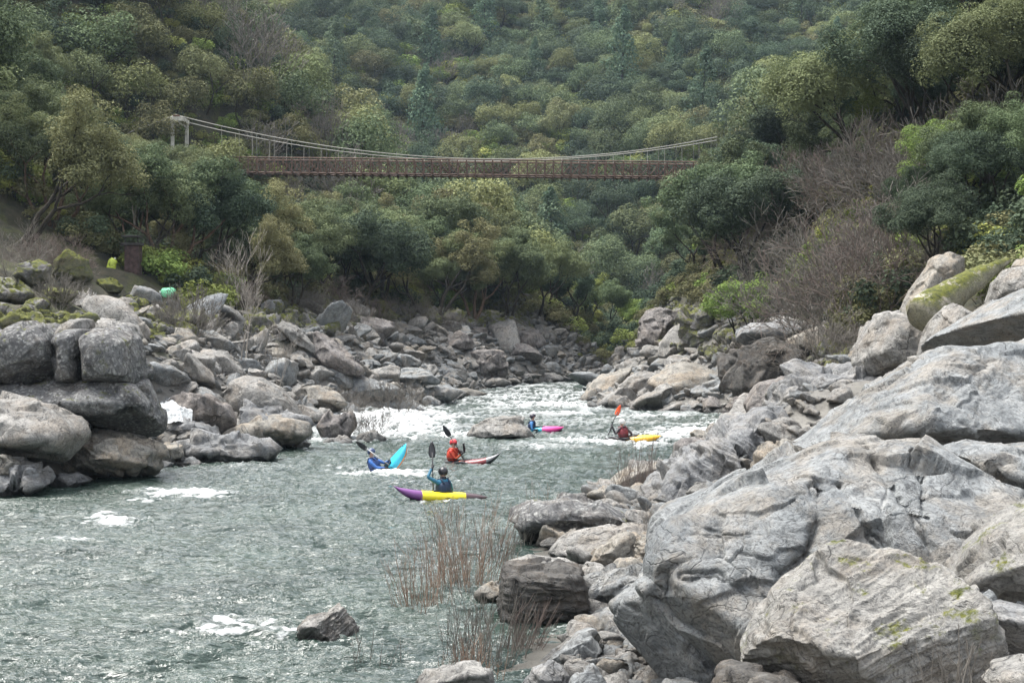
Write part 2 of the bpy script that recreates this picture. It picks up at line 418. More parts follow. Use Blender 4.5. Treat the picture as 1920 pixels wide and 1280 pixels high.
def water_material():
    m, nt = nmat('river_water'); n = N(nt); L = nt.links
    geo = n('ShaderNodeNewGeometry'); pos = geo.outputs['Position']
    fo = n('ShaderNodeAttribute', attribute_name='foam').outputs['Fac']
    mpb = n('ShaderNodeMapping'); mpb.inputs['Scale'].default_value = (1, 1.9, 1); L.new(pos, mpb.inputs[0]); br = n.noise(mpb.outputs[0], 5., 6, .75)
    mp = n('ShaderNodeMapping'); mp.inputs['Scale'].default_value = (.55, 2.0, 1); L.new(pos, mp.inputs[0])
    big = n.noise(pos, .25, 3)
    deep = n.mix(n.ramp(big, [(.35, 0.), (.65, 1.)]), (.018, .034, .027), (.042, .064, .052))
    b = n('ShaderNodeBsdfPrincipled', i_Base_Color=deep, i_Roughness=.06, i_IOR=1.45)
    b.inputs['Specular IOR Level'].default_value = .5
    n1 = n.noise(mp.outputs[0], 3.2, 4, .6, .6); n2 = n.noise(mp.outputs[0], 11., 3, .6, .4)
    h = n.math('ADD', n.math('MULTIPLY', n1, 1.), n.math('MULTIPLY', n2, .18))
    bp = n('ShaderNodeBump', i_Strength=1., i_Distance=.13, i_Height=h); L.new(bp.outputs[0], b.inputs['Normal'])
    f = n('ShaderNodeBsdfPrincipled', i_Base_Color=(.66, .68, .68, 1), i_Roughness=.65)
    f.inputs['Subsurface Weight'].default_value = 0
    bp2 = n('ShaderNodeBump', i_Strength=1., i_Distance=.12, i_Height=br); L.new(bp2.outputs[0], f.inputs['Normal'])
    ff = n.math('ADD', fo, n.math('MULTIPLY', n.math('SUBTRACT', br, .5), .9))
    ff = n.ramp(ff, [(.22, 0.), (.80, 1.)])
    mx = n('ShaderNodeMixShader'); L.new(ff, mx.inputs[0]); L.new(b.outputs[0], mx.inputs[1]); L.new(f.outputs[0], mx.inputs[2])
    o = n('ShaderNodeOutputMaterial'); L.new(mx.outputs[0], o.inputs[0])
    return m
def build_water():
    M['water'] = water_material()
    ys = [9.0]
    while ys[-1] < 136: ys.append(ys[-1]+max(.02, 6.0e-5*ys[-1]**2))
    ys = np.array(ys); nc = 1000; u = np.linspace(0, 1, nc)
    xl = np.interp(ys, XL[:, 0], XL[:, 1])-4; xr = np.interp(ys, XR[:, 0], XR[:, 1])+4
    X = xl[:, None]+(xr-xl)[:, None]*u[None]; Y = np.repeat(ys[:, None], nc, 1)
    Z, Fo = water_height(X, Y)
    i = np.arange(X.size).reshape(X.shape)
    f = np.stack([i[:-1, :-1], i[:-1, 1:], i[1:, 1:], i[1:, :-1]], -1).reshape(-1, 4)
    me = mesh_np('river', np.stack([X, Y, Z], -1).reshape(-1, 3), f, [M['water']], smooth=True, attrs={'foam': Fo.ravel()})
    tag(link('river', me), kind='structure')
    # side channel spilling between the left boulders
    s = np.linspace(0, 1, 160); t = np.linspace(-1, 1, 110)
    path = np.array([P(250, 712, 61), P(308, 730, 59.0), P(335, 768, 55.4), P(336, 796, 54.8)])
    wd = np.interp(s, [0, .25, .6, 1], [1.8, 1.3, .6, .5])
    k = np.linspace(0, 1, len(path)); c = np.stack([np.interp(s, k, path[:, j]) for j in range(3)], 1)
    X = c[:, 0][:, None]+wd[:, None]*t[None]*.8; Y = c[:, 1][:, None]+wd[:, None]*t[None]*.5
    q = np.stack([X.ravel(), Y.ravel(), 0*X.ravel()], 1)
    Z = np.maximum(c[:, 2][:, None], .02)+(ridged(q*2.2, 3)*.10+ridged(q*7, 2)*.03).reshape(X.shape)-.12*np.abs(t[None])
    i = np.arange(X.size).reshape(X.shape)
    f = np.stack([i[:-1, :-1], i[:-1, 1:], i[1:, 1:], i[1:, :-1]], -1).reshape(-1, 4)
    me = mesh_np('side_channel', np.stack([X, Y, Z], -1).reshape(-1, 3), f, [M['water']], smooth=True, attrs={'foam': np.full(X.size, .85)})
    tag(link('side_channel_water', me), kind='structure')
def hit(px, py, y0=45., y1=240.):
    """distance at which the sight line through a photo pixel meets the ground"""
    ys = np.arange(y0, y1, .5); g = ground((px-960)/F*ys, ys); l = H+(HY-py)/F*ys
    k = np.nonzero(g >= l)[0]
    return float(ys[k[0]]) if len(k) else None
# ---------- rocks ----------
_ico = {}
def ico(n):
    if n not in _ico:
        bm = bmesh.new(); bmesh.ops.create_icosphere(bm, subdivisions=n, radius=1)
        v = np.array([x.co[:] for x in bm.verts], np.float64); v /= np.linalg.norm(v, axis=1)[:, None]
        bm.verts.index_update()
        f = np.array([[x.index for x in q.verts] for q in bm.faces], np.int32); bm.free(); _ico[n] = (v, f)
    return _ico[n]
def vnormals(v, f):
    a = v[f[:, 1]]-v[f[:, 0]]; b = v[f[:, 2]]-v[f[:, 0]]; fn = np.cross(a, b)
    n = np.zeros_like(v)
    for k in range(3):
        for c in range(3): n[:, c] += np.bincount(f[:, k], fn[:, c], len(v))
    return n/(np.linalg.norm(n, axis=1)[:, None]+1e-12)
def cut(q, nrm, h, k=.06):
    """soft cut of a star-shaped body (normalised coordinates) by the plane nrm.q <= h"""
    nrm = np.asarray(nrm, float); nrm = nrm/np.linalg.norm(nrm)
    t = q@nrm; x = h/np.maximum(t, 1e-6)
    x = np.where(t <= 1e-6, 9.0, x)
    # smooth min(1, x)
    hh = np.clip(.5+.5*(x-1)/k, 0, 1)
    s = np.where(x > 1+k, 1.0, x*(1-hh)+1*hh-k*hh*(1-hh))
    return q*np.minimum(s, 1)[:, None]
def detail(v, f, size, seed, amp=.05, strata=0.0, sdir=(0, 0, 1), rough=1.0, fine=1.0, cell=None):
    off = np.array([seed*13.7, seed*7.1, seed*3.3])
    n = vnormals(v, f); s = size; lr = np.random.default_rng(seed+900)
    d = fbm(v/(s*.75)+off, 2)*amp*s*.5
    # jointed blocks: every patch is tilted its own way, with steps between
    cell = cell or np.clip(s*.55, .28, .85); K = int(np.clip(9*(s/cell)**2, 12, 110))
    pts = v[lr.integers(0, len(v), K)]; w = v+np.stack([fbm(v/(cell*1.1)+off+k*9, 3) for k in range(3)], 1)*cell*.35
    best = np.full(len(v), 1e9); sec = np.full(len(v), 1e9); bi = np.zeros(len(v), int)
    sq = np.ones(3); sq[lr.integers(0, 3)] = 1.8
    for k in range(K):
        dd = np.sum(((w-pts[k])*sq)**2, 1); m = dd < best
        sec = np.where(m, best, np.minimum(sec, dd)); best = np.where(m, dd, best); bi = np.where(m, k, bi)
    g = lr.normal(size=(K, 3))*.17; o = lr.normal(size=K)*.05*cell
    edge = sstep(0, .045*cell, np.sqrt(sec)-np.sqrt(best))
    d += (np.sum((v-pts[bi])*g[bi], 1)+o[bi])*rough*.8*np.clip(amp/.04, .4, 1.4)*(.35+.65*edge)
    d += -(1-edge)*.030*min(1, cell)*rough*(fbm(v/(cell*1.5)+off+3, 2) > -.1)
    d += (ridged(v/(s*.34)+off+5, 2)-.6)*amp*s*.10*rough
    d += fbm(v/.5+off+9, 5, 2.1, .6)*.020*min(1.2, s)*fine
    if strata:
        sd = np.asarray(sdir, float); sd /= np.linalg.norm(sd)
        t = (v@sd); w = v-t[:, None]*sd[None]
        q = w/(s*.9)+np.outer(t/(s*.10), sd)+off
        d += (ridged(q+fbm(v/(s*.5)+off, 2)[:, None]*.25, 3)-.5)*strata*s*.028
    return v+n*d[:, None]
def outline_rock(pts, Y, depth, n_pow=2.6, sub=5, seed=1, amp=.05, cuts=(), facets=5, lean=0.0, strata=0, sdir=(0, 0, 1), rough=1.0, grooves=(), center=None, fmin=.62):
    pts = np.array([[PX(a, Y), H+(HY-b)/F*Y] for a, b in pts])
    if center is not None: c = np.array([PX(center[0], Y), H+(HY-center[1])/F*Y])
    else: c = (pts.min(0)+pts.max(0))/2
    den = []
    for i in range(len(pts)):
        a = pts[i]; b = pts[(i+1) % len(pts)]
        for t in np.linspace(0, 1, 24, endpoint=False): den.append(a+(b-a)*t)
    den = np.array(den)-c
    th = np.arctan2(den[:, 1], den[:, 0]); r = np.linalg.norm(den, axis=1)
    o = np.argsort(th); th = th[o]; r = r[o]
    # gentle smoothing of the radial outline
    g = np.linspace(-PI, PI, 721)[:-1]; rg = np.interp(g, th, r, period=2*PI)
    rg = np.convolve(np.concatenate([rg[-4:], rg, rg[:4]]), np.ones(9)/9, 'valid')
    dv, f = ico(sub)
    a = np.arctan2(dv[:, 2], dv[:, 0]); cc = np.hypot(dv[:, 0], dv[:, 2]); s = dv[:, 1]
    R = np.interp(a, g, rg, period=2*PI)
    rad = (cc**n_pow+np.abs(s)**n_pow)**(-1/n_pow)
    ext = (pts.max(0)-pts.min(0))/2
    hx, hz = ext
    x = dv[:, 0]/np.maximum(cc, 1e-6)*R*cc*rad; z = dv[:, 2]/np.maximum(cc, 1e-6)*R*cc*rad; y = s*rad*depth/2
    q = np.stack([x/hx, y/(depth/2), z/hz], 1)
    lr = np.random.default_rng(seed*101+5)
    for k in range(facets):
        nn = np.array([lr.normal()*.7, -1.0 if lr.random() < .75 else .8, lr.normal()*.7]); q = cut(q, nn, lr.uniform(fmin, .95))
    for cu in cuts:
        q = cut(q, cu[:3], cu[3], cu[4] if len(cu) > 4 else .05)
    v = q*[hx, depth/2, hz]
    size = (hx*hz*depth/2)**(1/3)*1.3
    if lean: v[:, 1] += v[:, 2]*lean
    v = detail(v, f, size, seed, amp, strata, sdir, rough)
    if len(grooves):
        n = vnormals(v, f); X = v[:, 0]+c[0]; Z = v[:, 2]+c[1]
        for gr in grooves:
            wdt, dep, line = gr
            L = np.array([[PX(p[0], Y), H+(HY-p[1])/F*Y] for p in line])
            dm = np.full(len(v), 1e9); jit = fbm(v*2.6+seed, 3)*.07
            for i in range(len(L)-1):
                ab = L[i+1]-L[i]; t = np.clip(((X-L[i, 0])*ab[0]+(Z-L[i, 1])*ab[1])/(ab@ab), 0, 1)
                dm = np.minimum(dm, np.hypot(X-L[i, 0]-t*ab[0], Z-L[i, 1]-t*ab[1]))
            dm = np.abs(dm+jit)
            k = np.exp(-(dm/(wdt*.6)))*(n[:, 1] < .2)*np.clip(.75+fbm(v*1.3+seed, 2), .2, 1.2)
            v[:, 1] += k*dep*.55; v[:, 2] -= k*dep*.15
    return v, f, np.array([c[0], Y, c[1]])
def boulder(name, label, mat, pts, Y, depth, cat='boulder', group=None, **kw):
    v, f, c = outline_rock(pts, Y, depth, **kw)
    me = mesh_np(name, v, f, [M[mat]], smooth=True)
    o = link(name, me, loc=c)
    return tag(o, label, cat, group)
def proto_rock(seed, shape=(1, 1, .7), facets=12, sub=4, amp=.06, strata=0.0, npow=2.3):
    dv, f = ico(sub); lr = np.random.default_rng(seed)
    q = dv*(np.sum(np.abs(dv)**npow, 1)**(-1/npow))[:, None]
    for k in range(facets):
        nn = lr.normal(size=3); nn /= np.linalg.norm(nn); q = cut(q, nn, lr.uniform(.45, .80), .015)
    v = q*np.array(shape)
    v = detail(v, f, 1.1, seed, amp, strata, lr.normal(size=3), fine=1.4)
    return v, f

HERO = []
def hb(name, label, mat, pts, Y, depth, **kw): HERO.append((name, label, mat, pts, Y, depth, kw))
# --- left bank, front stack ---
hb('boulder', 'dark lichen-speckled block with pale top at the left edge, leftmost of the cracked row', 'darklichen', [(-70, 640), (-40, 622), (12, 622), (50, 611), (95, 611), (119, 632), (122, 690), (118, 716), (0, 722), (-70, 722)], 49, 4.2, n_pow=3.6, sub=6, seed=3, amp=.035, facets=1, rough=.8, fmin=.85)
hb('boulder', 'narrow dark upright block between two vertical cracks in the left row', 'darklichen', [(119, 634), (132, 620), (165, 616), (170, 640), (168, 716), (121, 716)], 49.1, 4, n_pow=4.0, sub=5, seed=4, amp=.035, facets=1, rough=.8, fmin=.85)
hb('boulder', 'rounded grey cap of rock rising above the narrow cracked block', 'boulder', [(112, 632), (130, 606), (150, 596), (166, 598), (171, 622), (168, 650), (125, 650)], 50.2, 3, sub=5, seed=5, amp=.03, facets=0, rough=.5)
hb('boulder', 'dark blue-grey block with rounded shoulder at the right end of the cracked left row', 'darklichen', [(172, 632), (190, 617), (230, 616), (255, 636), (264, 670), (268, 705), (262, 718), (176, 716)], 49, 4.2, n_pow=3.6, sub=6, seed=6, amp=.035, facets=1, rough=.8, fmin=.85)
hb('boulder', 'thin pale stacked caps on top of the right block of the left row', 'boulder', [(176, 628), (180, 602), (205, 600), (250, 612), (262, 636), (240, 640), (190, 640)], 50, 3, sub=5, seed=7, amp=.03, strata=.8, facets=1)
hb('boulder', 'wide dark mossy slab under the cracked row with deep shadow beneath', 'darklichen', [(-80, 722), (0, 716), (130, 713), (262, 714), (284, 748), (299, 785), (297, 810), (280, 822), (240, 812), (200, 806), (150, 790), (60, 790), (-80, 790)], 48.4, 4.4, n_pow=3.4, sub=6, seed=8, amp=.035, facets=3, cuts=[(0, -.7, -1, .62)], grooves=[(.06, .25, [(262, 720), (282, 770), (284, 815)]), (.05, .2, [(250, 730), (262, 780)])], center=(120, 755))
hb('boulder', 'big pale grey boulder with dark undercut at the left edge of the photo', 'boulder', [(-120, 752), (-40, 744), (20, 743), (62, 747), (110, 768), (148, 795), (161, 812), (143, 830), (118, 862), (88, 888), (40, 880), (-40, 870), (-120, 860)], 45.5, 4.5, n_pow=2.5, sub=6, seed=9, amp=.035, facets=4, cuts=[(0, -.62, -1, .48)])
hb('boulder', 'low cream streaked boulder at the waterline below the dark slab', 'tanrock', [(105, 880), (120, 850), (150, 822), (185, 812), (225, 816), (265, 828), (293, 845), (290, 862), (299, 872), (282, 892), (200, 896), (140, 897), (105, 893)], 47.8, 3.4, n_pow=2.4, sub=6, seed=10, amp=.05, strata=1.2, sdir=(.35, 0, 1), cuts=[(0, -.8, -1, .55)])
hb('boulder', 'flat grey slab wedged above the cream streaked boulder', 'boulder', [(160, 815), (175, 800), (220, 803), (262, 815), (278, 832), (240, 836), (180, 830)], 49.5, 2.5, sub=5, seed=11, amp=.05, strata=1)
hb('boulder', 'knobbly wet rock at the water edge in the left corner', 'bluish', [(-50, 870), (0, 860), (30, 868), (70, 885), (100, 905), (90, 915), (40, 925), (0, 934), (-50, 938)], 44, 2.2, sub=5, seed=12, amp=.12, rough=2)
hb('boulder', 'small grey rock tucked under the big left-edge boulder', 'tanrock', [(-10, 872), (10, 852), (35, 868), (38, 890), (0, 895)], 43.8, 1.2, sub=4, seed=13)
hb('boulder', 'small wet rock at the water edge between the big left boulders', 'bluish', [(95, 905), (110, 890), (150, 889), (172, 902), (150, 910), (100, 912)], 46.2, 1.2, sub=4, seed=14, amp=.1)
# --- left, around the rapid ---
hb('boulder', 'long dark-sided brown boulder leaning in the side channel', 'redrock', [(303, 762), (312, 745), (345, 735), (395, 742), (428, 760), (442, 785), (440, 812), (405, 812), (360, 796), (315, 785)], 56.5, 2.6, sub=5, seed=15, amp=.04, cuts=[(.3, -.8, -.6, .6)])
hb('boulder', 'tall smooth round grey boulder beside the side channel', 'boulder', [(421, 745), (432, 715), (458, 704), (490, 706), (525, 726), (552, 752), (568, 782), (560, 800), (500, 800), (440, 790), (424, 770)], 60, 3.0, n_pow=2.1, sub=6, seed=16, amp=.02, facets=2, rough=.5)
hb('boulder', 'dark wavy-topped ledge below the tall round boulder', 'bluish', [(440, 800), (446, 762), (470, 752), (500, 755), (540, 770), (575, 790), (580, 815), (520, 830), (450, 822)], 58.8, 2.4, sub=5, seed=17, amp=.05, strata=1, rough=1.3)
hb('boulder', 'rounded brown and grey boulder at the water edge below the tall one', 'tanrock', [(453, 812), (462, 792), (485, 780), (515, 779), (555, 784), (580, 795), (584, 812), (560, 832), (520, 838), (475, 834)], 58.2, 2.2, n_pow=2.2, sub=5, seed=18, amp=.03, facets=3)
hb('boulder', 'flat pale rock lying in the shallows right of the brown boulder', 'boulder', [(520, 836), (535, 823), (560, 822), (585, 832), (570, 840), (530, 841)], 59.3, 1.2, sub=4, seed=19)
hb('boulder', 'thin-layered grey ledge between the side channel and the water', 'bluish', [(298, 815), (312, 798), (350, 790), (390, 797), (410, 815), (400, 832), (330, 834), (300, 828)], 55.5, 2, sub=5, seed=20, amp=.05, strata=1.6)
hb('boulder', 'broad knobbly ledge running down into the water, left of centre', 'bluish', [(325, 866), (330, 835), (370, 822), (420, 818), (470, 832), (520, 842), (500, 856), (420, 868), (350, 872)], 53.8, 2.4, sub=5, seed=21, amp=.09, strata=1, rough=1.6)
hb('boulder', 'low brown rock at the foot of the layered ledge', 'tanrock', [(292, 850), (310, 828), (340, 835), (345, 855), (320, 866), (296, 864)], 52.6, 1.4, sub=4, seed=22)
hb('boulder', 'flat-topped boulder with dark base above the white rapid', 'tanrock', [(545, 748), (562, 728), (600, 724), (640, 738), (650, 755), (638, 772), (580, 773), (550, 768)], 68, 2.4, sub=5, seed=23, amp=.03, cuts=[(0, -.8, -.8, .5)])
hb('boulder', 'rounded grey boulder on the rubble left of the long tilted slab', 'boulder', [(556, 705), (575, 688), (605, 686), (628, 698), (628, 712), (590, 718)], 74, 2.2, n_pow=2.2, sub=5, seed=24, amp=.03)
hb('boulder', 'brown rock standing in the white water', 'redrock', [(596, 800), (606, 782), (630, 776), (655, 780), (664, 798), (655, 820), (610, 826)], 63.5, 1.6, sub=5, seed=25, amp=.07, rough=1.4)
hb('boulder', 'low wet rock under the bare bush in the rapid', 'boulder', [(660, 828), (675, 812), (700, 808), (725, 820), (720, 832), (680, 836)], 62.8, 1.3, sub=4, seed=26)
hb('boulder', 'wet grey rock at the foot of the rapid behind the blue kayaker', 'boulder', [(600, 834), (615, 820), (645, 818), (668, 828), (655, 838), (620, 840)], 62, 1.2, sub=4, seed=27)
hb('boulder', 'long pale slab tilted steeply with dark fluted side', 'redrock', [(588, 640), (592, 622), (612, 628), (650, 658), (680, 688), (684, 698), (672, 706), (640, 702), (605, 682), (590, 662)], 84, 2.6, n_pow=3, sub=6, seed=28, amp=.02, facets=1, cuts=[(.55, -.35, .8, .30, .03)])
hb('boulder', 'thin diagonal ledge leaning against the long tilted slab', 'boulder', [(520, 612), (530, 600), (560, 618), (592, 650), (600, 668), (570, 655), (540, 632)], 86, 1.6, sub=5, seed=29, amp=.04, strata=1.2, sdir=(.7, 0, 1))
hb('boulder', 'upright rounded boulder below the mossy green patch', 'redrock', [(686, 648), (690, 622), (703, 612), (718, 626), (722, 645), (708, 654)], 92, 1.8, sub=5, seed=30, amp=.03)
hb('boulder', 'large dark-faced boulder with pale sloping top under the moss', 'redrock', [(655, 600), (665, 588), (700, 586), (735, 602), (745, 625), (746, 644), (722, 646), (690, 632), (658, 618)], 95, 3.0, n_pow=3, sub=5, seed=31, amp=.03, cuts=[(.3, -.3, 1, .42, .03)])
hb('boulder', 'steep bright green mossy rock above the left rubble', 'mossbright', [(702, 590), (706, 567), (722, 570), (742, 590), (746, 608), (728, 606), (712, 600)], 97, 1.8, sub=5, seed=32, amp=.06)
hb('boulder', 'flat table slab overhanging a dark gap near the shore', 'pale', [(718, 692), (724, 683), (760, 682), (795, 690), (826, 714), (822, 720), (790, 722), (768, 730), (742, 712), (720, 704)], 86, 3.2, n_pow=3, sub=6, seed=33, amp=.025, cuts=[(.0, -.45, 1, .30, .03), (0, -.8, -1, .55)])
hb('boulder', 'pale sloping slab above the flat table slab', 'pale', [(700, 672), (720, 658), (770, 668), (790, 682), (770, 690), (722, 684)], 90, 2.4, sub=5, seed=34, amp=.05)
hb('boulder', 'long pale ledge along the top of the white rapid', 'pale', [(640, 770), (655, 752), (720, 745), (770, 752), (800, 772), (780, 784), (700, 782)], 76, 2.2, sub=5, seed=35, amp=.07, strata=1)
hb('boulder', 'wide pale rock below the tilted slab with a shrub in front', 'pale', [(628, 722), (650, 708), (700, 712), (740, 728), (778, 738), (772, 752), (700, 750), (640, 742)], 80, 2.6, sub=5, seed=36, amp=.07)
hb('boulder', 'pointed slab sliding into the river right of the reddish bush', 'pale', [(786, 752), (800, 742), (822, 752), (842, 770), (838, 776), (806, 766)], 80, 1.4, sub=4, seed=37, strata=1)
hb('boulder', 'jagged pale shore rock under the table slab', 'pale', [(770, 730), (800, 722), (835, 724), (862, 738), (850, 750), (810, 754), (778, 744)], 90, 2.6, sub=5, seed=38, amp=.10, rough=1.6)
hb('boulder', 'long low grey boulder lying at the far shoreline', 'boulder', [(880, 728), (892, 716), (925, 708), (950, 705), (956, 716), (938, 730), (900, 732)], 105.5, 2.2, sub=5, seed=39, amp=.03)
hb('boulder', 'upright grey block standing above the long low shoreline boulder', 'redrock', [(866, 690), (870, 664), (905, 656), (946, 658), (953, 682), (948, 712), (900, 708), (872, 704)], 111, 3, n_pow=3.4, sub=5, seed=40, amp=.05, rough=1.4)
hb('boulder', 'domed dark grey boulder on the left bank below the trees', 'redrock', [(834, 652), (840, 630), (862, 620), (880, 628), (888, 654), (860, 657)], 117, 2.6, sub=5, seed=41, amp=.03)
hb('boulder', 'broad purple-grey boulder with a pale rim, highest on the far left bank', 'redrock', [(940, 640), (958, 622), (985, 612), (1010, 620), (1024, 640), (1022, 656), (985, 656), (950, 650)], 123, 3.6, n_pow=3, sub=5, seed=42, amp=.03, cuts=[(0, -.2, 1, .62, .03)])
hb('boulder', 'pointed overhanging dark boulder under the broad purple-grey one', 'redrock', [(944, 650), (952, 642), (990, 646), (1018, 666), (1014, 680), (990, 680), (955, 684)], 119, 3, n_pow=2.8, sub=5, seed=43, amp=.03, cuts=[(0, -.9, -.8, .5)])
hb('boulder', 'dark block beside the notch on the far left bank', 'redrock', [(878, 634), (885, 614), (912, 616), (918, 634), (910, 644), (884, 640)], 121, 2.4, sub=5, seed=44, amp=.04)
hb('boulder', 'leaning slab between two dark boulders on the far left bank', 'redrock', [(912, 634), (924, 612), (936, 622), (944, 642), (928, 644)], 121.5, 1.8, sub=4, seed=45)
hb('boulder', 'small dark boulder at the far shoreline, left of the river bend', 'boulder', [(970, 722), (976, 702), (992, 700), (1000, 712), (998, 722)], 114, 1.4, sub=4, seed=46)
hb('boulder', 'wedge-shaped grey boulder at the far river bend', 'boulder', [(1010, 712), (1016, 700), (1036, 698), (1054, 704), (1054, 716), (1022, 718)], 118, 1.8, sub=4, seed=47)
hb('boulder', 'smooth grey boulder sitting in midstream behind the red kayaker', 'boulder', [(876, 814), (888, 798), (912, 786), (945, 781), (972, 788), (992, 804), (1003, 822), (940, 828), (885, 824)], 64.6, 2.8, n_pow=2.0, sub=6, seed=48, amp=.03, facets=3)
hb('boulder', 'small wet rock just upstream of the midstream boulder', 'tanrock', [(848, 796), (858, 781), (880, 776), (900, 786), (892, 798), (862, 800)], 71, 1.2, sub=4, seed=49)
hb('boulder', 'small orange-tinted rock beside the white rapid', 'orange', [(855, 780), (860, 773), (874, 774), (878, 780), (866, 784)], 76, .8, sub=3, seed=50)
# --- mossy rocks up on the left bank ---
hb('boulder', 'yellow-mossed rock at the foot of the left trees', 'mossbright', [(100, 520), (105, 485), (130, 470), (160, 488), (168, 520), (140, 535)], 76, 2.4, sub=5, seed=51, amp=.08)
hb('boulder', 'dark mossy boulder near the left edge below the trees', 'mossy', [(30, 520), (40, 495), (70, 487), (90, 500), (90, 528), (60, 536), (34, 532)], 77, 2.4, sub=5, seed=52, amp=.05)
hb('boulder', 'bright yellow-green mossy slab on the left bank', 'mossbright', [(78, 545), (90, 536), (120, 540), (142, 550), (130, 564), (112, 570), (92, 560)], 73, 2, sub=5, seed=53, amp=.06)
hb('boulder', 'pale-capped dark rock right of the mossy slab', 'boulder', [(114, 572), (130, 554), (156, 549), (184, 560), (184, 572), (160, 582), (124, 582)], 70, 2, sub=5, seed=54, amp=.05)
hb('boulder', 'low mossy rock right of the yellow-mossed rock', 'mossbright', [(180, 540), (186, 524), (205, 526), (230, 538), (222, 546), (196, 550)], 74, 1.6, sub=5, seed=55, amp=.08)
hb('boulder', 'mossy olive rock at the left photo edge under the trees', 'mossy', [(-40, 560), (-20, 530), (10, 520), (30, 540), (60, 550), (50, 566), (0, 570)], 72, 2.4, sub=5, seed=56, amp=.08)
hb('boulder', 'bright moss-covered mound at the far bend', 'mossbright', [(1106, 650), (1112, 632), (1130, 626), (1146, 634), (1152, 656), (1130, 662)], 140, 2.4, sub=5, seed=57, amp=.07)
hb('boulder', 'smaller yellow mossy mound beside the far cliff', 'mossbright', [(1172, 656), (1176, 642), (1190, 638), (1200, 650), (1196, 662), (1180, 662)], 140, 2.0, sub=4, seed=58, amp=.07)
# --- right bank, far ---
hb('cliff_outcrop', 'square brown-grey cliff block at the far right bend', 'redrock', [(1196, 640), (1204, 604), (1214, 584), (1240, 576), (1268, 584), (1280, 610), (1275, 655), (1235, 652), (1205, 648)], 124, 5, n_pow=4, sub=6, seed=60, amp=.03, rough=1.6, grooves=[(.12, .5, [(1243, 590), (1236, 648)])], cat='cliff')
hb('cliff_outcrop', 'lower mossy cliff shoulder right of the square cliff block', 'mossy', [(1275, 655), (1280, 600), (1310, 575), (1345, 580), (1362, 620), (1350, 655), (1310, 662)], 122, 5, n_pow=3.4, sub=6, seed=61, amp=.06, rough=1.6, cat='cliff')
hb('boulder', 'flat ledge running under the square cliff block', 'boulder', [(1198, 662), (1210, 650), (1260, 652), (1300, 654), (1290, 668), (1230, 672)], 118, 3.4, sub=5, seed=62, amp=.05, strata=1)
hb('boulder', 'pale broad boulder on the right bar near the water', 'boulder', [(1160, 728), (1176, 708), (1200, 696), (1230, 700), (1248, 720), (1240, 738), (1190, 744)], 97, 2.8, sub=5, seed=63, amp=.03)
hb('boulder', 'two-faced angular boulder at the water on the right bar', 'boulder', [(1110, 765), (1134, 745), (1160, 728), (1178, 724), (1200, 742), (1190, 762), (1140, 768)], 86.5, 2.6, n_pow=2.8, sub=5, seed=64, amp=.02, facets=3, cuts=[(.8, -.7, .1, .42, .02)])
hb('boulder', 'pale pointed rock beside the two-faced boulder', 'pale', [(1146, 768), (1158, 752), (1168, 746), (1180, 758), (1182, 768)], 85.4, 1.2, sub=4, seed=65, amp=.02)
hb('boulder', 'long angular slab with sunlit top beside the water on the right bar', 'boulder', [(1180, 766), (1200, 744), (1240, 726), (1262, 722), (1276, 745), (1268, 765), (1220, 770)], 87, 2.8, n_pow=2.8, sub=5, seed=66, amp=.03, cuts=[(.8, -.5, -.1, .6, .02)])
hb('boulder', 'low striped slab at the water edge right of the two-faced boulder', 'bluish', [(1176, 768), (1190, 758), (1230, 756), (1248, 764), (1240, 772), (1190, 772)], 84.8, 1.6, sub=5, seed=67, strata=1.4)
hb('boulder', 'square pale block on the right bar', 'pale', [(1234, 750), (1240, 738), (1258, 738), (1268, 752), (1262, 768), (1242, 766)], 86, 1.6, n_pow=3, sub=4, seed=68, amp=.03)
hb('boulder', 'low round rock at the water beneath the dark overhang', 'boulder', [(1284, 768), (1294, 752), (1314, 750), (1318, 762), (1306, 774), (1288, 774)], 83.5, 1.4, sub=4, seed=69)
hb('boulder', 'brown blocky rock at the water left of the dark overhang', 'redrock', [(1316, 775), (1318, 748), (1340, 742), (1362, 750), (1364, 776), (1340, 780)], 81.5, 1.8, n_pow=2.8, sub=4, seed=70)
hb('boulder', 'dark knobbly rocks at the water under the overhang', 'redrock', [(1360, 780), (1368, 752), (1400, 745), (1440, 755), (1450, 778), (1410, 788)], 79.5, 2.4, sub=5, seed=71, amp=.14, rough=2)
hb('boulder', 'small orange-brown boulder on the right bar', 'orange', [(1318, 706), (1326, 698), (1340, 700), (1346, 712), (1326, 714)], 93, 1.2, sub=4, seed=72)
hb('boulder', 'mid-grey flat rock in the middle of the right bar', 'boulder', [(1250, 712), (1268, 700), (1296, 704), (1304, 716), (1270, 722)], 95, 1.8, sub=4, seed=73, strata=.8)
hb('boulder', 'pale rock below the orange-brown boulder', 'pale', [(1290, 734), (1310, 722), (1340, 724), (1352, 738), (1330, 748), (1300, 746)], 88, 1.8, sub=4, seed=74, amp=.06)
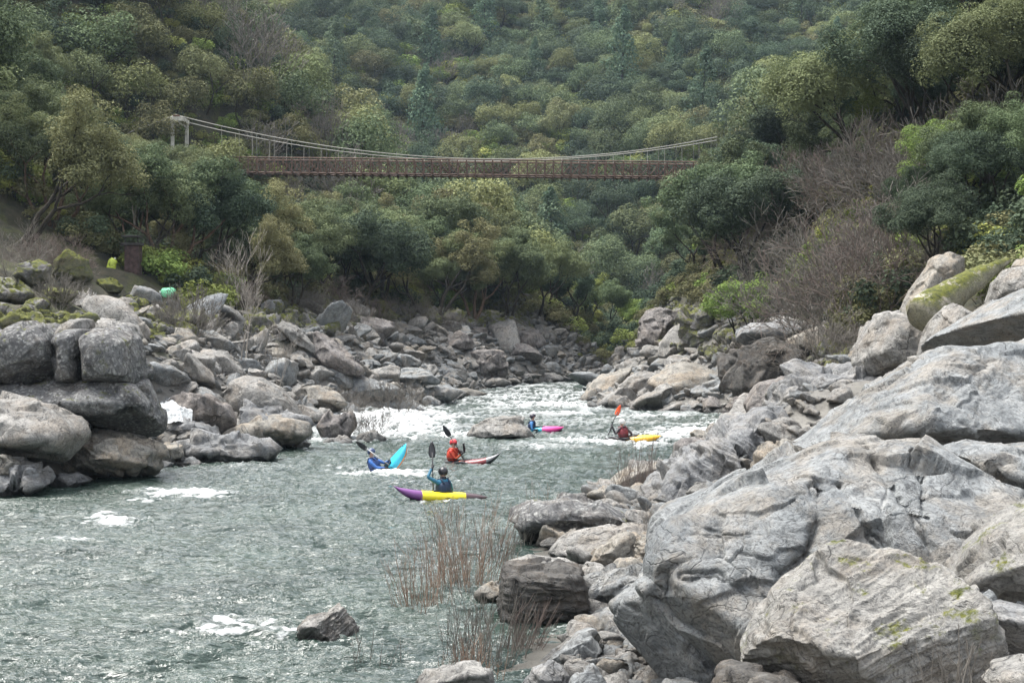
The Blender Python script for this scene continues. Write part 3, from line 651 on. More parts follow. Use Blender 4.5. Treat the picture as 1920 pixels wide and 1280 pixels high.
# --- dark overhang and what lies behind the right slab ---
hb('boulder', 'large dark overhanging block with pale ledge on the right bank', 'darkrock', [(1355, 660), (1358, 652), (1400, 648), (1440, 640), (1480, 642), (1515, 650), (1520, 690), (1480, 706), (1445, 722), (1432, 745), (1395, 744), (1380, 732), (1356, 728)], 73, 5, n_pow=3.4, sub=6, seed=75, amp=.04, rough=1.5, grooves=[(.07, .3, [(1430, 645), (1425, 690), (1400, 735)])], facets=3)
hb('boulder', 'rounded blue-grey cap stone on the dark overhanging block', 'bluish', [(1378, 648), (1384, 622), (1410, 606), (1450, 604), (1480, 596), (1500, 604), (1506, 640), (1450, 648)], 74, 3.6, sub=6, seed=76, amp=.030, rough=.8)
hb('boulder', 'brown rock slope between the overhang and the blue-grey outcrop', 'redrock', [(1400, 760), (1420, 720), (1480, 705), (1540, 690), (1600, 690), (1590, 730), (1520, 760), (1450, 790), (1410, 785)], 62, 4.5, sub=6, seed=77, amp=.030, rough=.8)
hb('boulder', 'rugged blue-grey outcrop with folded ledges behind the long slab', 'bluish', [(1420, 810), (1440, 780), (1462, 735), (1500, 708), (1560, 702), (1620, 704), (1700, 716), (1730, 740), (1680, 800), (1560, 860), (1460, 870), (1400, 850)], 46, 5, n_pow=2.4, sub=7, seed=78, amp=.07, rough=1.6, facets=7, lean=.3, strata=.8, sdir=(.4, .3, 1))
hb('boulder', 'long blue-grey rock slope descending to the water beside the reddish stems', 'bluish', [(1206, 935), (1222, 900), (1262, 868), (1320, 838), (1380, 803), (1440, 778), (1500, 800), (1490, 860), (1400, 895), (1300, 950), (1235, 972), (1212, 960)], 39, 4.5, n_pow=2.3, sub=7, seed=79, amp=.05, rough=1.5, facets=7, lean=.5, strata=.9, sdir=(.5, 0, 1))
hb('boulder', 'grey lumpy outcrop top with white flecks behind the rugged outcrop', 'bluish', [(1540, 705), (1560, 682), (1610, 676), (1650, 686), (1680, 700), (1700, 722), (1640, 730), (1560, 722)], 50, 3, sub=5, seed=80, amp=.030, rough=.8)
hb('boulder', 'tall grey lichen-spotted boulder below the mossy log', 'boulder', [(1586, 690), (1600, 650), (1625, 615), (1650, 588), (1680, 584), (1706, 604), (1740, 640), (1738, 690), (1690, 715), (1620, 705)], 47, 4.5, n_pow=2.6, sub=6, seed=81, amp=.030, rough=.8)
hb('boulder', 'pointed grey boulder between the mossy log and the upper slab', 'boulder', [(1726, 690), (1735, 640), (1760, 595), (1785, 566), (1812, 580), (1835, 600), (1800, 660), (1760, 700)], 41, 3, sub=6, seed=82, amp=.030, rough=.8)
hb('boulder', 'brown lichen-covered boulder behind the mossy log', 'tanrock', [(1690, 600), (1705, 560), (1735, 515), (1755, 486), (1775, 476), (1800, 485), (1806, 520), (1780, 560), (1730, 600)], 50, 3, sub=6, seed=83, amp=.030, rough=.8)
hb('boulder', 'pale grey boulder at the right edge above the upper slab', 'boulder', [(1856, 570), (1870, 530), (1895, 505), (1940, 495), (1980, 520), (1960, 570), (1890, 590)], 42, 3, sub=6, seed=84, amp=.030, rough=.8)
hb('boulder', 'pinkish flat rock at the right edge, highest of the bank rocks', 'tanrock', [(1900, 500), (1915, 488), (1950, 480), (1980, 490), (1960, 505), (1920, 508)], 46, 2, sub=5, seed=85, amp=.05)
hb('boulder', 'huge pale upper slab with dark overhang at the right edge', 'pale', [(1724, 692), (1735, 662), (1770, 632), (1830, 598), (1900, 560), (1990, 520), (2080, 510), (2080, 680), (1960, 660), (1890, 652), (1820, 670), (1770, 690), (1742, 708)], 34, 5, n_pow=2.6, sub=7, seed=86, amp=.02, facets=1, cuts=[(-.35, -.55, -.9, .26, .03)], rough=.9)
hb('boulder', 'long pale slab rising from the knob at its low end to the right edge', 'pale', [(1425, 862), (1460, 842), (1500, 828), (1560, 786), (1620, 745), (1680, 712), (1740, 680), (1790, 656), (1860, 650), (1920, 640), (2060, 620), (2060, 850), (1960, 850), (1900, 835), (1840, 850), (1760, 850), (1640, 890), (1480, 895), (1432, 885)], 27, 4.2, n_pow=2.4, sub=7, seed=87, amp=.035, facets=4, cuts=[(0.0, -.5, -1, .52, .03)], lean=.35, strata=.5, sdir=(-.5, 0, 1), center=(1740, 775), rough=.9)
hb('boulder', 'dark-bellied knob of rock at the low end of the long pale slab', 'tanrock', [(1412, 880), (1418, 852), (1440, 834), (1470, 835), (1500, 850), (1520, 872), (1490, 888), (1440, 892)], 26.2, 1.2, sub=6, seed=88, amp=.05, cuts=[(-.1, -.8, -.8, .4)], rough=1.3)
hb('boulder', 'flat pale bluish rock in the gap right of the big outcrop', 'pale', [(1780, 850), (1830, 835), (1920, 838), (2040, 830), (2040, 940), (1940, 930), (1880, 900), (1820, 880)], 23.5, 2.4, sub=6, seed=89, amp=.03, lean=.8)
# --- right foreground ---
hb('rock_outcrop', 'huge fissured grey outcrop filling the lower right', 'pale',
   [(1226, 1085), (1222, 1040), (1232, 998), (1262, 965), (1330, 935), (1400, 905), (1450, 890), (1500, 872), (1560, 848), (1620, 836), (1700, 834), (1760, 845), (1810, 870), (1860, 885), (1920, 925), (2060, 1000), (2060, 1290), (1900, 1340), (1700, 1380), (1400, 1400), (1200, 1380), (1140, 1310), (1105, 1250), (1093, 1190), (1110, 1150), (1150, 1120)],
   20.5, 5, n_pow=2.5, sub=8, seed=90, amp=.03, facets=9, lean=.42, rough=1.15, cat='outcrop', center=(1540, 1090),
   grooves=[(.09, .50, [(1512, 905), (1500, 960), (1475, 1010), (1430, 1040), (1405, 1110), (1375, 1180), (1330, 1230), (1325, 1300)]), (.06, .30, [(1560, 905), (1580, 960), (1610, 1000), (1605, 1040)]), (.06, .34, [(1640, 850), (1660, 930), (1690, 1010), (1700, 1060)]),
            (.04, .16, [(1300, 975), (1350, 985), (1410, 980)]), (.05, .22, [(1260, 1050), (1320, 1045), (1370, 1075), (1420, 1085)]), (.07, .3, [(1750, 1010), (1800, 990), (1850, 990)]), (.05, .2, [(1480, 1035), (1530, 1040), (1570, 1010)]),
            (.04, .2, [(1280, 1180), (1330, 1235), (1340, 1300)]), (.05, .25, [(1110, 1160), (1140, 1230), (1200, 1290)]), (.04, .2, [(1720, 850), (1715, 900), (1690, 940)]), (.04, .18, [(1765, 925), (1800, 890), (1850, 905)]), (.03, .15, [(1240, 1010), (1262, 1000), (1275, 985), (1340, 990)])])
hb('boulder', 'big pale-topped boulder with a fleck of moss and dark undercut, front right', 'mosshint', [(1392, 1262), (1402, 1225), (1440, 1165), (1490, 1105), (1545, 1062), (1600, 1034), (1660, 1036), (1692, 1052), (1715, 1045), (1735, 1060), (1800, 1075), (1835, 1120), (1860, 1180), (1872, 1250), (1850, 1330), (1700, 1370), (1500, 1370), (1420, 1330)],
   15.6, 2.6, n_pow=2.8, sub=8, seed=91, amp=.012, facets=1, lean=.25, cuts=[(-.15, -.62, .72, .50, .025), (.22, -1, -.28, .56, .025), (-.5, -.6, -.62, .52, .03)], strata=.9, sdir=(-.45, 0, 1), rough=.7)
hb('boulder', 'pale boulder with tan base leaning in at the right edge', 'mosshint', [(1800, 1085), (1830, 1035), (1870, 1000), (1920, 960), (2000, 925), (2060, 940), (2060, 1150), (1920, 1150), (1870, 1130), (1815, 1115)], 17, 2.2, n_pow=2.6, sub=6, seed=92, amp=.03, cuts=[(0, -.9, -.7, .55)], rough=1.2)
hb('boulder', 'angular dark-faced boulder at the lower right edge', 'bluish', [(1842, 1145), (1860, 1132), (1900, 1134), (1950, 1150), (2020, 1190), (2020, 1250), (1900, 1260), (1865, 1210)], 15.9, 1.4, n_pow=2.8, sub=6, seed=93, amp=.03, cuts=[(-.3, -1, -.5, .30, .02)])
hb('boulder', 'smooth grey boulder in the bottom right corner', 'boulder', [(1850, 1290), (1880, 1255), (1930, 1238), (2000, 1235), (2010, 1320), (1880, 1330)], 14, 1.2, sub=5, seed=94, amp=.03)
hb('boulder', 'small pale rounded stones stacked behind the front boulder', 'pale', [(1818, 1135), (1830, 1118), (1855, 1115), (1866, 1130), (1850, 1145), (1830, 1148)], 16.4, .5, sub=4, seed=95, strata=1)
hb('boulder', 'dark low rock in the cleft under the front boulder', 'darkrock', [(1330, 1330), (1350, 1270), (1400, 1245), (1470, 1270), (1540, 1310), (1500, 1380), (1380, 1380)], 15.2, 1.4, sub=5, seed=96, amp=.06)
# --- right shore of the near pool ---
hb('boulder', 'brown square-cut rock standing in the water right of the white-helmet kayaker', 'redrock', [(1264, 868), (1264, 830), (1275, 820), (1310, 818), (1345, 824), (1350, 850), (1320, 872)], 53.5, 2.2, n_pow=3.6, sub=5, seed=97, amp=.03)
hb('boulder', 'slanting tan slab behind the reddish stems', 'tanrock', [(1122, 920), (1140, 902), (1175, 884), (1225, 868), (1275, 862), (1280, 880), (1240, 900), (1180, 918), (1140, 928)], 45, 1.8, sub=5, seed=98, amp=.04, strata=.8, sdir=(-.4, 0, 1))
hb('boulder', 'pale flat rock under the slanting tan slab', 'tanrock', [(1105, 945), (1120, 926), (1170, 920), (1205, 930), (1200, 948), (1140, 956)], 42, 1.4, sub=5, seed=99, amp=.04)
hb('boulder', 'dark rounded boulder at the water edge, right of the river centre', 'darklichen', [(964, 985), (975, 960), (1000, 944), (1040, 938), (1058, 934), (1085, 936), (1130, 946), (1165, 960), (1186, 972), (1172, 986), (1110, 996), (1060, 1012), (1010, 1022), (972, 1010)], 34.6, 2.4, n_pow=2.6, sub=6, seed=100, amp=.04, cuts=[(0, -.9, -.7, .6)])
hb('boulder', 'long smooth grey boulder lying below the dark rounded one', 'boulder', [(1026, 1036), (1045, 1014), (1080, 1000), (1130, 990), (1190, 984), (1235, 992), (1225, 1020), (1170, 1038), (1110, 1048), (1050, 1048)], 32, 2, n_pow=2.3, sub=6, seed=101, amp=.03)
hb('boulder', 'brown leaning boulder in front of the long smooth one', 'tanrock', [(1103, 1056), (1120, 1030), (1160, 1008), (1195, 1002), (1216, 1018), (1212, 1045), (1170, 1062), (1130, 1072)], 30, 1.6, sub=6, seed=102, amp=.05)
hb('boulder', 'stack of thin tan layers beside the huge outcrop', 'tanrock', [(1194, 1060), (1198, 1012), (1225, 998), (1250, 1004), (1250, 1062), (1220, 1068)], 28.6, 1.2, sub=5, seed=103, amp=.04, strata=3)
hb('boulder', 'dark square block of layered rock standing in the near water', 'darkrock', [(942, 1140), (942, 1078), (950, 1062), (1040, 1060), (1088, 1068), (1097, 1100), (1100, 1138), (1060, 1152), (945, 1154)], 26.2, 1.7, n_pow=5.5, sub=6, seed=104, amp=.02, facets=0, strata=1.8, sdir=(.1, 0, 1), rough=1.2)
hb('boulder', 'pale cap rock lying on the dark square block', 'boulder', [(936, 1075), (948, 1056), (1000, 1048), (1060, 1050), (1094, 1066), (1080, 1074), (990, 1076)], 26.9, 1.8, n_pow=3, sub=5, seed=105, amp=.04)
hb('boulder', 'grey wedge between the dark square block and the pale rocks', 'boulder', [(1084, 1120), (1086, 1072), (1100, 1052), (1130, 1058), (1146, 1078), (1120, 1100), (1100, 1130)], 27.3, 1.0, sub=5, seed=106, amp=.04)
hb('boulder', 'cream flat-topped stone on the pale rocks', 'tanrock', [(1150, 1066), (1160, 1050), (1195, 1046), (1210, 1056), (1196, 1072), (1166, 1078)], 26.6, .7, sub=5, seed=107, amp=.04)
hb('boulder', 'white-grey broken rock beneath the cream stone', 'pale', [(1095, 1125), (1110, 1095), (1150, 1074), (1200, 1070), (1240, 1082), (1230, 1115), (1160, 1135), (1110, 1140)], 26, 1.4, sub=6, seed=108, amp=.08, rough=1.6)
hb('boulder', 'half-sunk tan rock left of the dark square block', 'tanrock', [(893, 1120), (905, 1098), (930, 1090), (950, 1100), (950, 1124), (910, 1130)], 27.4, .8, sub=5, seed=109, amp=.05)
hb('boulder', 'pale wedge rock slanting out of the water at the foot of the outcrop', 'pale', [(1006, 1252), (1040, 1222), (1085, 1190), (1110, 1184), (1130, 1215), (1105, 1240), (1050, 1254)], 22.5, 1.1, sub=6, seed=110, amp=.03)
hb('boulder', 'grey lumpy rock at the bottom edge beside the stems', 'bluish', [(985, 1290), (1000, 1256), (1030, 1240), (1060, 1252), (1080, 1290), (1040, 1320)], 20.6, .8, sub=5, seed=111, amp=.06)
hb('boulder', 'pale pointed rock at the bottom edge under the outcrop', 'pale', [(1060, 1310), (1075, 1268), (1108, 1240), (1140, 1290), (1150, 1330), (1090, 1340)], 19.6, .8, sub=5, seed=112, amp=.04)
hb('boulder', 'round tan pebble-boulder in the shadow under the outcrop', 'tanrock', [(1068, 1250), (1075, 1240), (1090, 1238), (1098, 1248), (1088, 1258), (1072, 1258)], 21.5, .35, sub=4, seed=113)
hb('boulder', 'striped grey wedge of rock breaking the surface in the near water', 'boulder', [(548, 1194), (575, 1168), (612, 1150), (648, 1138), (664, 1158), (674, 1190), (640, 1204), (580, 1206)], 24.4, 1.2, sub=6, seed=114, amp=.05, strata=1.4, sdir=(-.6, 0, 1), cuts=[(.8, -.5, .2, .45)])
hb('boulder', 'white-topped rock under the stems at the bottom edge', 'boulder', [(760, 1310), (785, 1268), (830, 1250), (880, 1246), (920, 1252), (934, 1300), (850, 1330)], 20.8, 1.0, sub=5, seed=115, amp=.04)

def build_rocks():
    for name, label, mat, pts, Y, depth, kw in HERO:
        if Y > 66 and not (Y < 82 and pts[0][0] > 1100):
            cx = sum(p[0] for p in pts)/len(pts); by = max(p[1] for p in pts); h = hit(cx, by-6)
            if h and 60 < h < 150 and abs(h-Y) > 1: Y = min(Y+12, max(h, Y-18))
        boulder(name, label, mat, pts, Y, depth, **kw)
    # the mossy log lying on the rocks
    mb = MB(); a = P(1722, 600, 44); b = P(1893, 488, 45.5)
    ks = np.linspace(0, 1, 26); pts = []; rad = []
    for k in ks:
        p = a+(b-a)*k; p[2] += math.sin(k*PI)*.10; pts.append(p-a)
        rad.append(np.interp(k, [0, .04, .1, .3, .6, .85, 1], [.44, .62, .64, .50, .36, .20, .06]))
    mb.tube(pts, rad, 28)
    V = np.concatenate(mb.v); d = fbm(V*[1.6, 1.6, 2.5], 4)*.05+ridged(V*[3, 3, 5]+4, 2)*.02
    V[:, 1] += d; V[:, 2] += d; mb.v = [V]
    M['log'] = rock_mat('weathered_mossy_wood', (.36, .33, .27), (.48, .45, .37), lichen=.35, moss=.62, scale=1.3, tan=.3, wet=False, crack=.3)
    root = link('mossy_log', None, loc=a); tag(root, 'thick tapering weathered log with green moss leaning on the right bank rocks', 'log')
    mb.build('trunk', M['log'], root, smooth=True)
    mb = MB()
    for s in range(3):
        q = P(1872+s*5, 500-s*3, 45.3)-a; mb.tube([q, q+[.05, 0, -.25], q+[.10+.05*s, 0, -.6]], [.04, .03, .012], 6)
    mb.build('branch', M['log'], root, smooth=True)

PROTO = []
def scatter_rocks():
    mats = ['boulder', 'pale', 'tanrock', 'boulder', 'pale']
    shapes = [(1, .8, .6), (1.2, .9, .45), (1.4, .8, .38), (.9, .9, .8), (1.5, .8, .5), (1, .7, .7)]
    for i in range(15):
        v, f = proto_rock(200+i, shapes[i % 6], 16 if i % 3 else 9, 4, .02, strata=.8 if i % 4 == 0 else 0)
        PROTO.append(mesh_np('rock_%s' % 'abcdefghijklmno'[i], v, f, [M[mats[i % 5]]], smooth=True))
    spots = []; taken = []
    # areas: (px0,px1,Y0,Y1,side)
    tries = 0; lr = np.random.default_rng(77)
    heroes = [(0.5*(min(p[0] for p in h[3])+max(p[0] for p in h[3])), h[4], (max(p[0] for p in h[3])-min(p[0] for p in h[3]))*h[4]/F/2) for h in HERO]
    while len(spots) < 275 and tries < 30000:
        tries += 1
        Y = 42+88*lr.random()**.8; side = lr.random() < .66
        xl = np.interp(Y, XL[:, 0], XL[:, 1]); xr = np.interp(Y, XR[:, 0], XR[:, 1]); xh = np.interp(Y, XH[:, 0], XH[:, 1])
        if side: X = xl-lr.uniform(-.3, 9 if Y < 100 else 6)
        else: X = xr+lr.uniform(-.3, (xh-xr)+3.5)
        r = float(np.clip(lr.lognormal(-.12, .48), .45, 2.3))
        px = 960+X/Y*F
        if px < -60 or px > 1960: continue
        if not side and Y < 58: continue
        if any((X-a)**2+(Y-b)**2 < (.8*(r+c))**2 for a, b, c in taken): continue
        if any(abs(X-PX(hx, hy)) < hr*.75 and abs(Y-hy) < 1.6 for hx, hy, hr in heroes): continue
        taken.append((X, Y, r)); spots.append((X, Y, r, side))
    grp = {True: 'loose boulders on the left bank', False: 'loose boulders on the right bank'}
    for X, Y, r, side in spots:
        k = int(lr.integers(0, 15))
        o = link('boulder', PROTO[k], loc=(X, Y, max(gz(X, Y), 0)+r*.18))
        o.scale = [r*lr.uniform(.85, 1.25), r*lr.uniform(.85, 1.2), r*lr.uniform(.8, 1.15)]
        o.rotation_euler = (lr.normal()*.3, lr.normal()*.3, lr.uniform(0, 6.28))
        o['category'] = 'boulder'; o['group'] = grp[side]; SC_ROCKS.append((o, X, Y, r, side, PROTO[k].materials[0].name))
SC_ROCKS = []

def scatter_stuff(name, protos, pos, rot, scl, idx, kind='stuff', label=None, cat=None):
    """one object: instances of protos' meshes on points (geometry nodes)"""
    me = bpy.data.meshes.new(name+'_points'); me.from_pydata([tuple(p) for p in pos], [], [])
    for k, v, t in (('rot', rot, 'FLOAT_VECTOR'), ('scl', scl, 'FLOAT_VECTOR')):
        a = me.attributes.new(k, t, 'POINT'); a.data.foreach_set('vector', np.asarray(v, np.float32).ravel())
    a = me.attributes.new('idx', 'INT', 'POINT'); a.data.foreach_set('value', np.asarray(idx, np.int32))
    o = link(name, me)
    g = bpy.data.node_groups.new(name, 'GeometryNodeTree')
    g.interface.new_socket('Geometry', in_out='INPUT', socket_type='NodeSocketGeometry')
    g.interface.new_socket('Geometry', in_out='OUTPUT', socket_type='NodeSocketGeometry')
    nn = g.nodes; gi = nn.new('NodeGroupInput'); go = nn.new('NodeGroupOutput')
    mp = nn.new('GeometryNodeMeshToPoints'); g.links.new(gi.outputs[0], mp.inputs[0])
    gtis = []
    j = nn.new('GeometryNodeJoinGeometry')
    for p in protos[::-1]:
        oi = nn.new('GeometryNodeObjectInfo'); oi.inputs['Object'].default_value = p; oi.inputs['As Instance'].default_value = True
        g.links.new(oi.outputs['Geometry'], j.inputs[0])
    ip = nn.new('GeometryNodeInstanceOnPoints'); ip.inputs['Pick Instance'].default_value = True
    def at(nm, t):
        a = nn.new('GeometryNodeInputNamedAttribute'); a.data_type = t; a.inputs[0].default_value = nm; return a.outputs[0]
    g.links.new(mp.outputs[0], ip.inputs['Points']); g.links.new(j.outputs[0], ip.inputs['Instance'])
    g.links.new(at('idx', 'INT'), ip.inputs['Instance Index'])
    er = nn.new('FunctionNodeEulerToRotation'); g.links.new(at('rot', 'FLOAT_VECTOR'), er.inputs[0]); g.links.new(er.outputs[0], ip.inputs['Rotation'])
    g.links.new(at('scl', 'FLOAT_VECTOR'), ip.inputs['Scale']); g.links.new(ip.outputs[0], go.inputs[0])
    m = o.modifiers.new('scatter', 'NODES'); m.node_group = g
    return tag(o, label, cat, kind=kind)

def rubble():
    lr = np.random.default_rng(5); pos = []; 
    n = 27000; Y = 15+124*lr.random(n)**.9; s = (lr.random(n) < .62) & (Y > 40)
    xl = np.interp(Y, XL[:, 0], XL[:, 1]); xr = np.interp(Y, XR[:, 0], XR[:, 1]); xh = np.interp(Y, XH[:, 0], XH[:, 1])
    X = np.where(s, xl-lr.uniform(-.3, 9.5, n), np.where(Y < 60, xr+.1+lr.uniform(0, 1, n)**1.3*np.interp(Y, [15, 25, 38, 60], [2.2, 3, 7.5, 8]), xr+lr.uniform(-.1, 1, n)*((xh-xr)+3.5)))
    px = 960+X/Y*F; k = (px > -80) & (px < 2000); X = X[k]; Y = Y[k]
    dens = fbm(np.stack([X*.3, Y*.3, 0*X], 1), 2); k = lr.random(len(X)) < .65+.5*dens; X = X[k]; Y = Y[k]
    Z = np.maximum(ground(X, Y), -.05); n = len(X)
    r = np.clip(lr.lognormal(-1.75, .62, n), .06, .75)*np.interp(Y, [15, 30, 60, 130], [.55, .75, 1, 1.35])
    scl = r[:, None]*lr.uniform(.8, 1.3, (n, 3)); rot = np.stack([lr.normal(0, .4, n), lr.normal(0, .4, n), lr.uniform(0, 6.28, n)], 1)
    byname = {}
    for t in SC_ROCKS: byname.setdefault(t[0].data.name, t[0])
    protos = list(byname.values())[:10]
    # the object info nodes give untransformed geometry ("original" space)
    ii = lr.integers(0, len(protos), n); P3 = np.stack([X, Y, Z+r*.2], 1); xl = np.interp(Y, XL[:, 0], XL[:, 1])
    up = (xl-X > 6.0) | ((X-np.interp(Y, XH[:, 0], XH[:, 1]) > .5) & (Y > 60))
    scatter_stuff('rubble', protos, P3[~up], rot[~up], scl[~up], ii[~up])
    mo = []
    for i, (px, py, lab) in enumerate([(60, 575, 'low mossy stone at the left edge of the woods'), (255, 560, 'mossy stone below the yellow-green bag'), (1085, 668, 'mossy stone below the bright mound at the bend')]):
        h = hit(px, py) or 90; v, f = proto_rock(260+i, (1, .8, .6), 10, 4, .05); me = mesh_np('mossy_rock_%s' % 'abc'[i], v, f, [M['mossy' if i else 'mossbright']], smooth=True)
        o = link('boulder', me, loc=P(px, py, h)); o.scale = (.7, .7, .7); mo.append(tag(o, lab, 'boulder'))
    scatter_stuff('mossy_rubble', mo, P3[up], rot[up], scl[up]*1.25, np.where((P3[up][:, 0]/P3[up][:, 1]*F+960 < 300) & (ii[up] % 2 == 0), 0, 1+ii[up] % 2))
# ---------- trees ----------
def grow(lr, p, d, L, r, lev, maxlev, segs, tips, split=(2, 3), spread=.55, up=.15, bend=.16, shrink=.72, nseg=4):
    """segs: list of (points, radii); tips: (pos, dir, level)"""
    pts = [p.copy()]; rad = [r]; q = p.copy(); dd = d/np.linalg.norm(d)
    for i in range(nseg):
        dd = dd+lr.normal(size=3)*bend+np.array([0, 0, up*.3]); dd /= np.linalg.norm(dd)
        q = q+dd*L/nseg; pts.append(q.copy()); rad.append(r*(1-.38*(i+1)/nseg))
        if lev >= maxlev-1 and i >= 1: tips.append((q.copy(), dd.copy(), lev))
    segs.append((pts, rad, lev))
    if lev >= maxlev: return
    k = int(lr.integers(split[0], split[1]+1)); a0 = lr.uniform(0, 6.28)
    for j in range(k):
        u = np.cross(dd, [.2, .3, .9]); u /= np.linalg.norm(u)+1e-6; v = np.cross(dd, u)
        a = a0+2*PI*j/k+lr.uniform(-.5, .5); sp = spread*lr.uniform(.7, 1.35)
        nd = dd*math.cos(sp)+(u*math.cos(a)+v*math.sin(a))*math.sin(sp)+np.array([0, 0, up])
        grow(lr, q, nd, L*shrink*lr.uniform(.8, 1.15), rad[-1]*.78, lev+1, maxlev, segs, tips, split, spread, up, bend, shrink, nseg)
def tubes_np(segs, sides_by_lev):
    V = []; Fq = []; n = 0
    for pts, rad, lev in segs:
        s = sides_by_lev[min(lev, len(sides_by_lev)-1)]
        P_ = np.array(pts); T = np.gradient(P_, axis=0); T /= np.linalg.norm(T, axis=1)[:, None]+1e-9
        u = np.cross(T, [.13, .21, .97]); u /= np.linalg.norm(u, axis=1)[:, None]+1e-9; w = np.cross(T, u)
        a = np.arange(s)*2*PI/s
        ring = P_[:, None]+np.array(rad)[:, None, None]*(np.cos(a)[None, :, None]*u[:, None]+np.sin(a)[None, :, None]*w[:, None])
        V.append(ring.reshape(-1, 3)); m = len(pts)
        i = np.arange(m-1)[:, None]*s; k = np.arange(s)[None]; k2 = (k+1) % s
        Fq.append(np.stack([i+k, i+k2, i+s+k2, i+s+k], -1).reshape(-1, 4)+n); n += m*s
    return np.concatenate(V), np.concatenate(Fq)
def leaves(lr, C, Rr, per, size, flat=.75, out=1.15, asp=.55, shell=(.74, 1.06), droop=0.0):
    """leaf sprays: small diamond faces on and inside clump ellipsoids"""
    k = len(C); ci = np.repeat(np.arange(k), per)
    d = lr.normal(size=(k*per, 3)); d[:, 2] += .35; d /= np.linalg.norm(d, axis=1)[:, None]
    rr = lr.uniform(shell[0], shell[1], k*per)**.8
    lump = 1+.22*pn((C[ci]+d*Rr[ci][:, None])*2.1/np.maximum(Rr[ci][:, None], .2))
    p = C[ci]+d*(Rr[ci]*rr*lump)[:, None]*[1, 1, flat]
    nr = d*out*.8+lr.normal(size=d.shape)*.38+[0, 0, .60]; nr /= np.linalg.norm(nr, axis=1)[:, None]
    t = np.cross(nr, lr.normal(size=nr.shape)); t /= np.linalg.norm(t, axis=1)[:, None]; b = np.cross(nr, t)
    t[:, 2] -= droop
    s = size*lr.uniform(.6, 1.3, len(p))[:, None]
    v = np.stack([p+t*s*.5, p+b*s*asp*.5+nr*s*.08, p-t*s*.5, p-b*s*asp*.5+nr*s*.08], 1).reshape(-1, 3)
    f = np.arange(len(v)).reshape(-1, 4)
    ct = lr.uniform(-.2, .2, k)[ci]
    tint = np.repeat(np.clip(.45+ct+lr.normal(0, .2, len(p)), 0, 1), 4)
    return v, f, tint
GREEN = {}
def tree_mats():
    GREEN['oak'] = leaf_mat('leaf_grey_green', (0.056, 0.077, 0.043), (0.186, 0.232, 0.122), (0.209, 0.235, 0.113))
    GREEN['oakfar'] = leaf_mat('leaf_far_green', (0.062, 0.086, 0.047), (0.209, 0.262, 0.141), (0.282, 0.296, 0.124))
    GREEN['dark'] = leaf_mat('leaf_dark', (0.036, 0.056, 0.038), (0.119, 0.158, 0.099), (0.102, 0.136, 0.079))
    GREEN['bright'] = leaf_mat('leaf_bright', (0.113, 0.169, 0.051), (0.305, 0.373, 0.107), (0.362, 0.362, 0.113))
    GREEN['olive'] = leaf_mat('leaf_olive', (0.113, 0.115, 0.059), (0.266, 0.271, 0.136), (0.232, 0.226, 0.113))
    GREEN['conifer'] = leaf_mat('needle_blue_green', (0.062, 0.111, 0.075), (0.186, 0.254, 0.153), (0.226, 0.260, 0.136))
    GREEN['bark'] = bark_mat('bark_dark', (.020, .017, .014), (.060, .052, .040))
    GREEN['barkred'] = bark_mat('bark_reddish', (.060, .034, .024), (.17, .12, .085))
    GREEN['dead'] = bark_mat('dead_wood_pale', (.20, .18, .16), (.42, .38, .33))
    GREEN['twig'] = bark_mat('twig_mauve_brown', (.100, .090, .078), (.215, .198, .176), 2)
    GREEN['twigred'] = bark_mat('twig_reddish', (.105, .082, .072), (.215, .175, .155), 2)
    GREEN['twiggold'] = bark_mat('stem_tan', (.21, .14, .105), (.37, .27, .205), 2)

TP = {}
def near_tree(key, seed, H_=10., mat='oak', bark='bark', stems=3, lean=.35, leaf=.17, per=230, maxlev=3, rc=.85, spread=.6, base_open=.0):
    """unit: metres; returns (trunk mesh, crown mesh)"""
    lr = np.random.default_rng(seed); segs = []; tips = []
    for s in range(stems):
        a = lr.uniform(0, 6.28); d = np.array([math.cos(a)*lean, math.sin(a)*lean, 1.])
        grow(lr, np.array([math.cos(a)*.15, math.sin(a)*.15, -.8]), d, H_*.40, H_*.020, 0, maxlev, segs, tips, (2, 3), spread, .16, .13, .68, 5)
    V, Fq = tubes_np(segs, [9, 7, 5, 4])
    trunk = mesh_np(key+'_trunk', V, Fq, [GREEN[bark]], smooth=True)
    T = np.array([t[0] for t in tips]); T = T[T[:, 2] > H_*base_open]
    T = T+lr.normal(size=T.shape)*.28
    Rr = H_*.1*rc*lr.uniform(.65, 1.25, len(T))
    v, f, ti = leaves(lr, T, Rr, per, leaf, .72)
    crown = mesh_np(key+'_crown', v, f, [GREEN[mat]], attrs={'tint': ti})
    return trunk, crown
